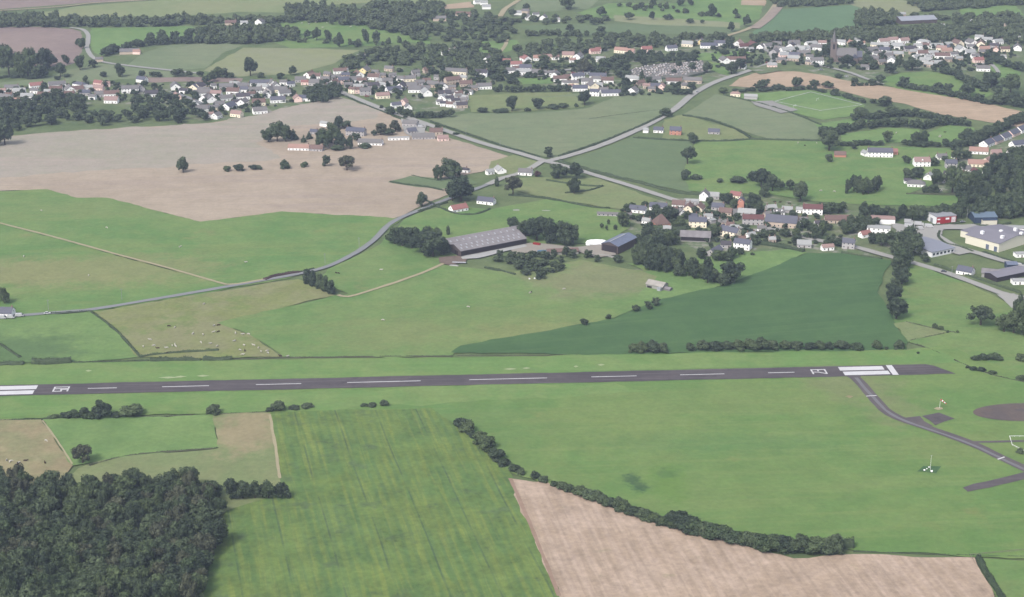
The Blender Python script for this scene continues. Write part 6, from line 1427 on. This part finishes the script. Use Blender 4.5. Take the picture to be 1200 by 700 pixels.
heap(605, 247, 7, 4, .9, M_CONC, 'pale heap of rubble in the meadow above the grove', 0, 'rubble_heap'); heap(640, 247.5, 9, 3, .8, M_CONC, 'long pale heap in the meadow beside the grove', -5, 'rubble_heap')
b = MB(); b.tube((0, -.6, .6), (0, .6, .6), .6, .6, 14); bale = b.mesh('bale', [M_WHITE])
for i, (x, y) in enumerate(((512, 283), (515.5, 282.6), (519, 282.2), (522.5, 281.8), (526, 281.4), (529.5, 281))):
    o = link('bale', bale); o.location = G(x, y); o.rotation_euler = (0, 0, .3 * i); o.scale = (1.2,) * 3
    tag(o, f'white wrapped bale, {ordinal(i + 1)} from left in the line behind the long barn', 'bale', 'white wrapped bales behind the barn')
for i, (x, y) in enumerate(((620.5, 328), (626.5, 327.5))):
    o = link('bale', bale); o.location = G(x, y); o.scale = (1.1,) * 3; tag(o, f"white wrapped bale, {('left', 'right')[i]} one below the farmyard thicket", 'bale')
# ================================================================ airfield equipment, poles, fence
M_ORANGE = plain('orange_cloth', (222, 96, 66), .8, .05, 1)
o = empty('windsock', G(1101, 479.5)); tag(o, 'orange and white windsock on its pole beside the taxiway', 'windsock')
b = MB(); b.tube((0, 0, 0), (0, 0, 6.6), .10, .07, 8); b.build('pole', M_WHITE, o)
d = Vector((3.6, -1.0, -2.6)).normalized(); p0 = Vector((.15, 0, 6.5))
for i in range(5):
    b = MB(); b.tube(p0 + d * (i * .9), p0 + d * (i * .9 + .899), .62 - i * .07, .55 - i * .07, 12, cap=False); b.build('sock_band', M_ORANGE if i % 2 == 0 else M_WHITE, o)
o = empty('weather_mast', G(1090, 552)); tag(o, 'thin white mast with instruments on the dark mown square', 'mast')
b = MB(); b.tube((0, 0, 0), (0, 0, 10), .09, .05, 8); b.build('pole', M_WHITE, o)
b = MB(); b.tube((-.6, 0, 9.6), (.6, 0, 9.6), .04, .04, 6); b.tube((-.6, 0, 9.6), (-.6, 0, 10), .1, .05, 6); b.tube((.6, 0, 9.6), (.6, 0, 10), .05, .12, 6); b.build('crossarm', M_STEEL, o)
for i, (x, y, w_) in enumerate(((1083, 553, .75), (1086, 551.3, .5), (1091.5, 554.5, 1.0), (1088.5, 549.5, .6))):
    o = empty('instrument_box', G(x, y)); tag(o, f'small white instrument box, {ordinal(i + 1)} placed around the thin mast', 'instrument box', 'white instrument boxes round the mast')
    b = MB(); b.box(-w_ / 2, w_ / 2, -w_ / 2, w_ / 2, .5, .5 + w_); b.prism([(-w_ * .6, .502 + w_), (w_ * .6, .502 + w_), (0, .8 + w_)], -w_ * .6, w_ * .6); b.build('box', M_WHITE, o)
    b = MB()
    for sx in (-1, 1):
        for sy in (-1, 1): b.tube((sx * w_ * .4, sy * w_ * .4, 0), (sx * w_ * .4, sy * w_ * .4, .5), .05, .05, 5)
    b.build('stand', M_STEEL, o)
def rail_fence(pts, label, h=1.0, mat=None, step=3.0):
    o = empty('fence', G(*pts[0])); tag(o, label, 'fence'); base = G(*pts[0]); P = [G(*p) - base for p in pts]; r_ = MB()
    for a, b_ in zip(P, P[1:]):
        for z in (h * .5, h): r_.tube(a + Vector((0, 0, z)), b_ + Vector((0, 0, z)), .09, .09, 5)
        n = max(1, int((b_ - a).length / step))
        for k in range(n):
            q = a.lerp(b_, k / n); pm = MB(); pm.tube(q, q + Vector((0, 0, h + .1)), .09, .09, 5); pm.build('post', mat or M_WHITE, o)
    r_.build('rail', mat or M_WHITE, o)
rail_fence([(1230, 513), (1183, 513), (1186, 523), (1200, 530), (1225, 541)], 'white rail fence by the taxiway at the right edge', 1.2)
rail_fence([(1200, 646), (1137, 652), (1142, 662)], 'grey wooden fence corner beside the stubble and corner meadow', 1.3, plain('grey_wood', (160, 150, 138), .9, .2, 2), 4)
T(1196, 533, 10, 8, 'low dark bush by the white rail fence', 'bush')
def pole(px, py, h, label):
    o = empty('utility_pole', G(px, py)); tag(o, label, 'utility pole')
    b = MB(); b.tube((0, 0, -.2), (0, 0, h), .16, .11, 8); b.build('mast', M_STEEL, o); b = MB(); b.box(-.9, .9, -.06, .06, h - .5, h - .35); b.build('crossarm', M_STEEL, o)
for x, y, nm in ((143, 352, 'left of the lane bend'), (57, 365, 'near the white car on the road'), (381, 310, 'by the curve of the lane'), (421, 291, 'further up the lane'), (1115, 325, 'beside the main road at the white house'), (1133, 257, 'right of the red depot'), (546, 160, 'on the verge of the pale road'), (586, 175, 'on the verge nearer the crossroads')):
    pole(x, y, 9, f'thin grey utility pole standing {nm}')
# sports ground goals
for x, y, nm in ((958, 118, 'far end'), (931, 126, 'near end')):
    o = empty('goal', G(x, y), R(60)); tag(o, f'white football goal at the {nm} of the sports field', 'goal')
    b = MB(); b.tube((-3.6, 0, 0), (-3.6, 0, 2.4), .12, .12, 6); b.tube((3.6, 0, 0), (3.6, 0, 2.4), .12, .12, 6); b.tube((-3.6, 0, 2.4), (3.6, 0, 2.4), .12, .12, 6); b.build('goal_frame', M_WHITE, o)
house(862, 114, 12, 'p', 'c', 'cream clubhouse with a pinkish roof at the sports field', hip=True, name='clubhouse'); house(880, 117, 14, 'l', 'e', 'low pale stand beside the sports clubhouse', name='shed', wins=0, chim=0, W=5)
# garden shrubs that fill the villages
for nm, pl, n_ in (('left village', [(0, 103), (120, 98), (240, 100), (345, 96), (350, 118), (300, 132), (235, 138), (120, 118), (0, 122)], 13), ('old village street', [(355, 92), (470, 84), (475, 118), (440, 112), (400, 106)], 13), ('central village', [(480, 86), (600, 74), (700, 66), (710, 108), (600, 90), (545, 115), (480, 118)], 14), ('cemetery quarter', [(710, 98), (800, 98), (800, 112), (710, 114)], 12),
                   ('upper road', [(820, 50), (930, 50), (945, 76), (840, 80)], 14), ('church quarter', [(940, 56), (1060, 52), (1060, 78), (1000, 84), (945, 78)], 13), ('far right village', [(1060, 50), (1200, 44), (1190, 66), (1140, 84), (1070, 78)], 13), ('hamlet', [(720, 248), (880, 240), (960, 256), (1000, 290), (850, 290), (740, 262)], 13)):
    for (x, y) in poly_points(pl, n_ * .72, 17, rowsc=1.5):
        w_ = rt.uniform(3, 8); tree(0, 0, w_, w_ * rt.uniform(.6, 1.05), f'green garden shrub among the houses of the {nm}', 'bush', rt.choice('dddmm'), f'garden shrubs of the {nm}', world=Vector((x, y, 0)), metres=True, mass=True)

plant_all()
raise_all()

# ================================================================ the air
hz = bpy.data.materials.new('haze'); hz.use_nodes = True; nt = hz.node_tree; nt.nodes.remove(nt.nodes['Principled BSDF'])
pv = nt.nodes.new('ShaderNodeVolumePrincipled'); pv.inputs['Density'].default_value = HAZE_DENSITY; pv.inputs['Color'].default_value = HAZE_COL + (1,); pv.inputs['Anisotropy'].default_value = .1
nt.links.new(pv.outputs[0], nt.nodes['Material Output'].inputs['Volume'])
b = MB(); b.box(-9100, 9100, -1600, 14100, -1.5, CAM_H + 25); o = b.build('haze', hz); o['kind'] = 'stuff'
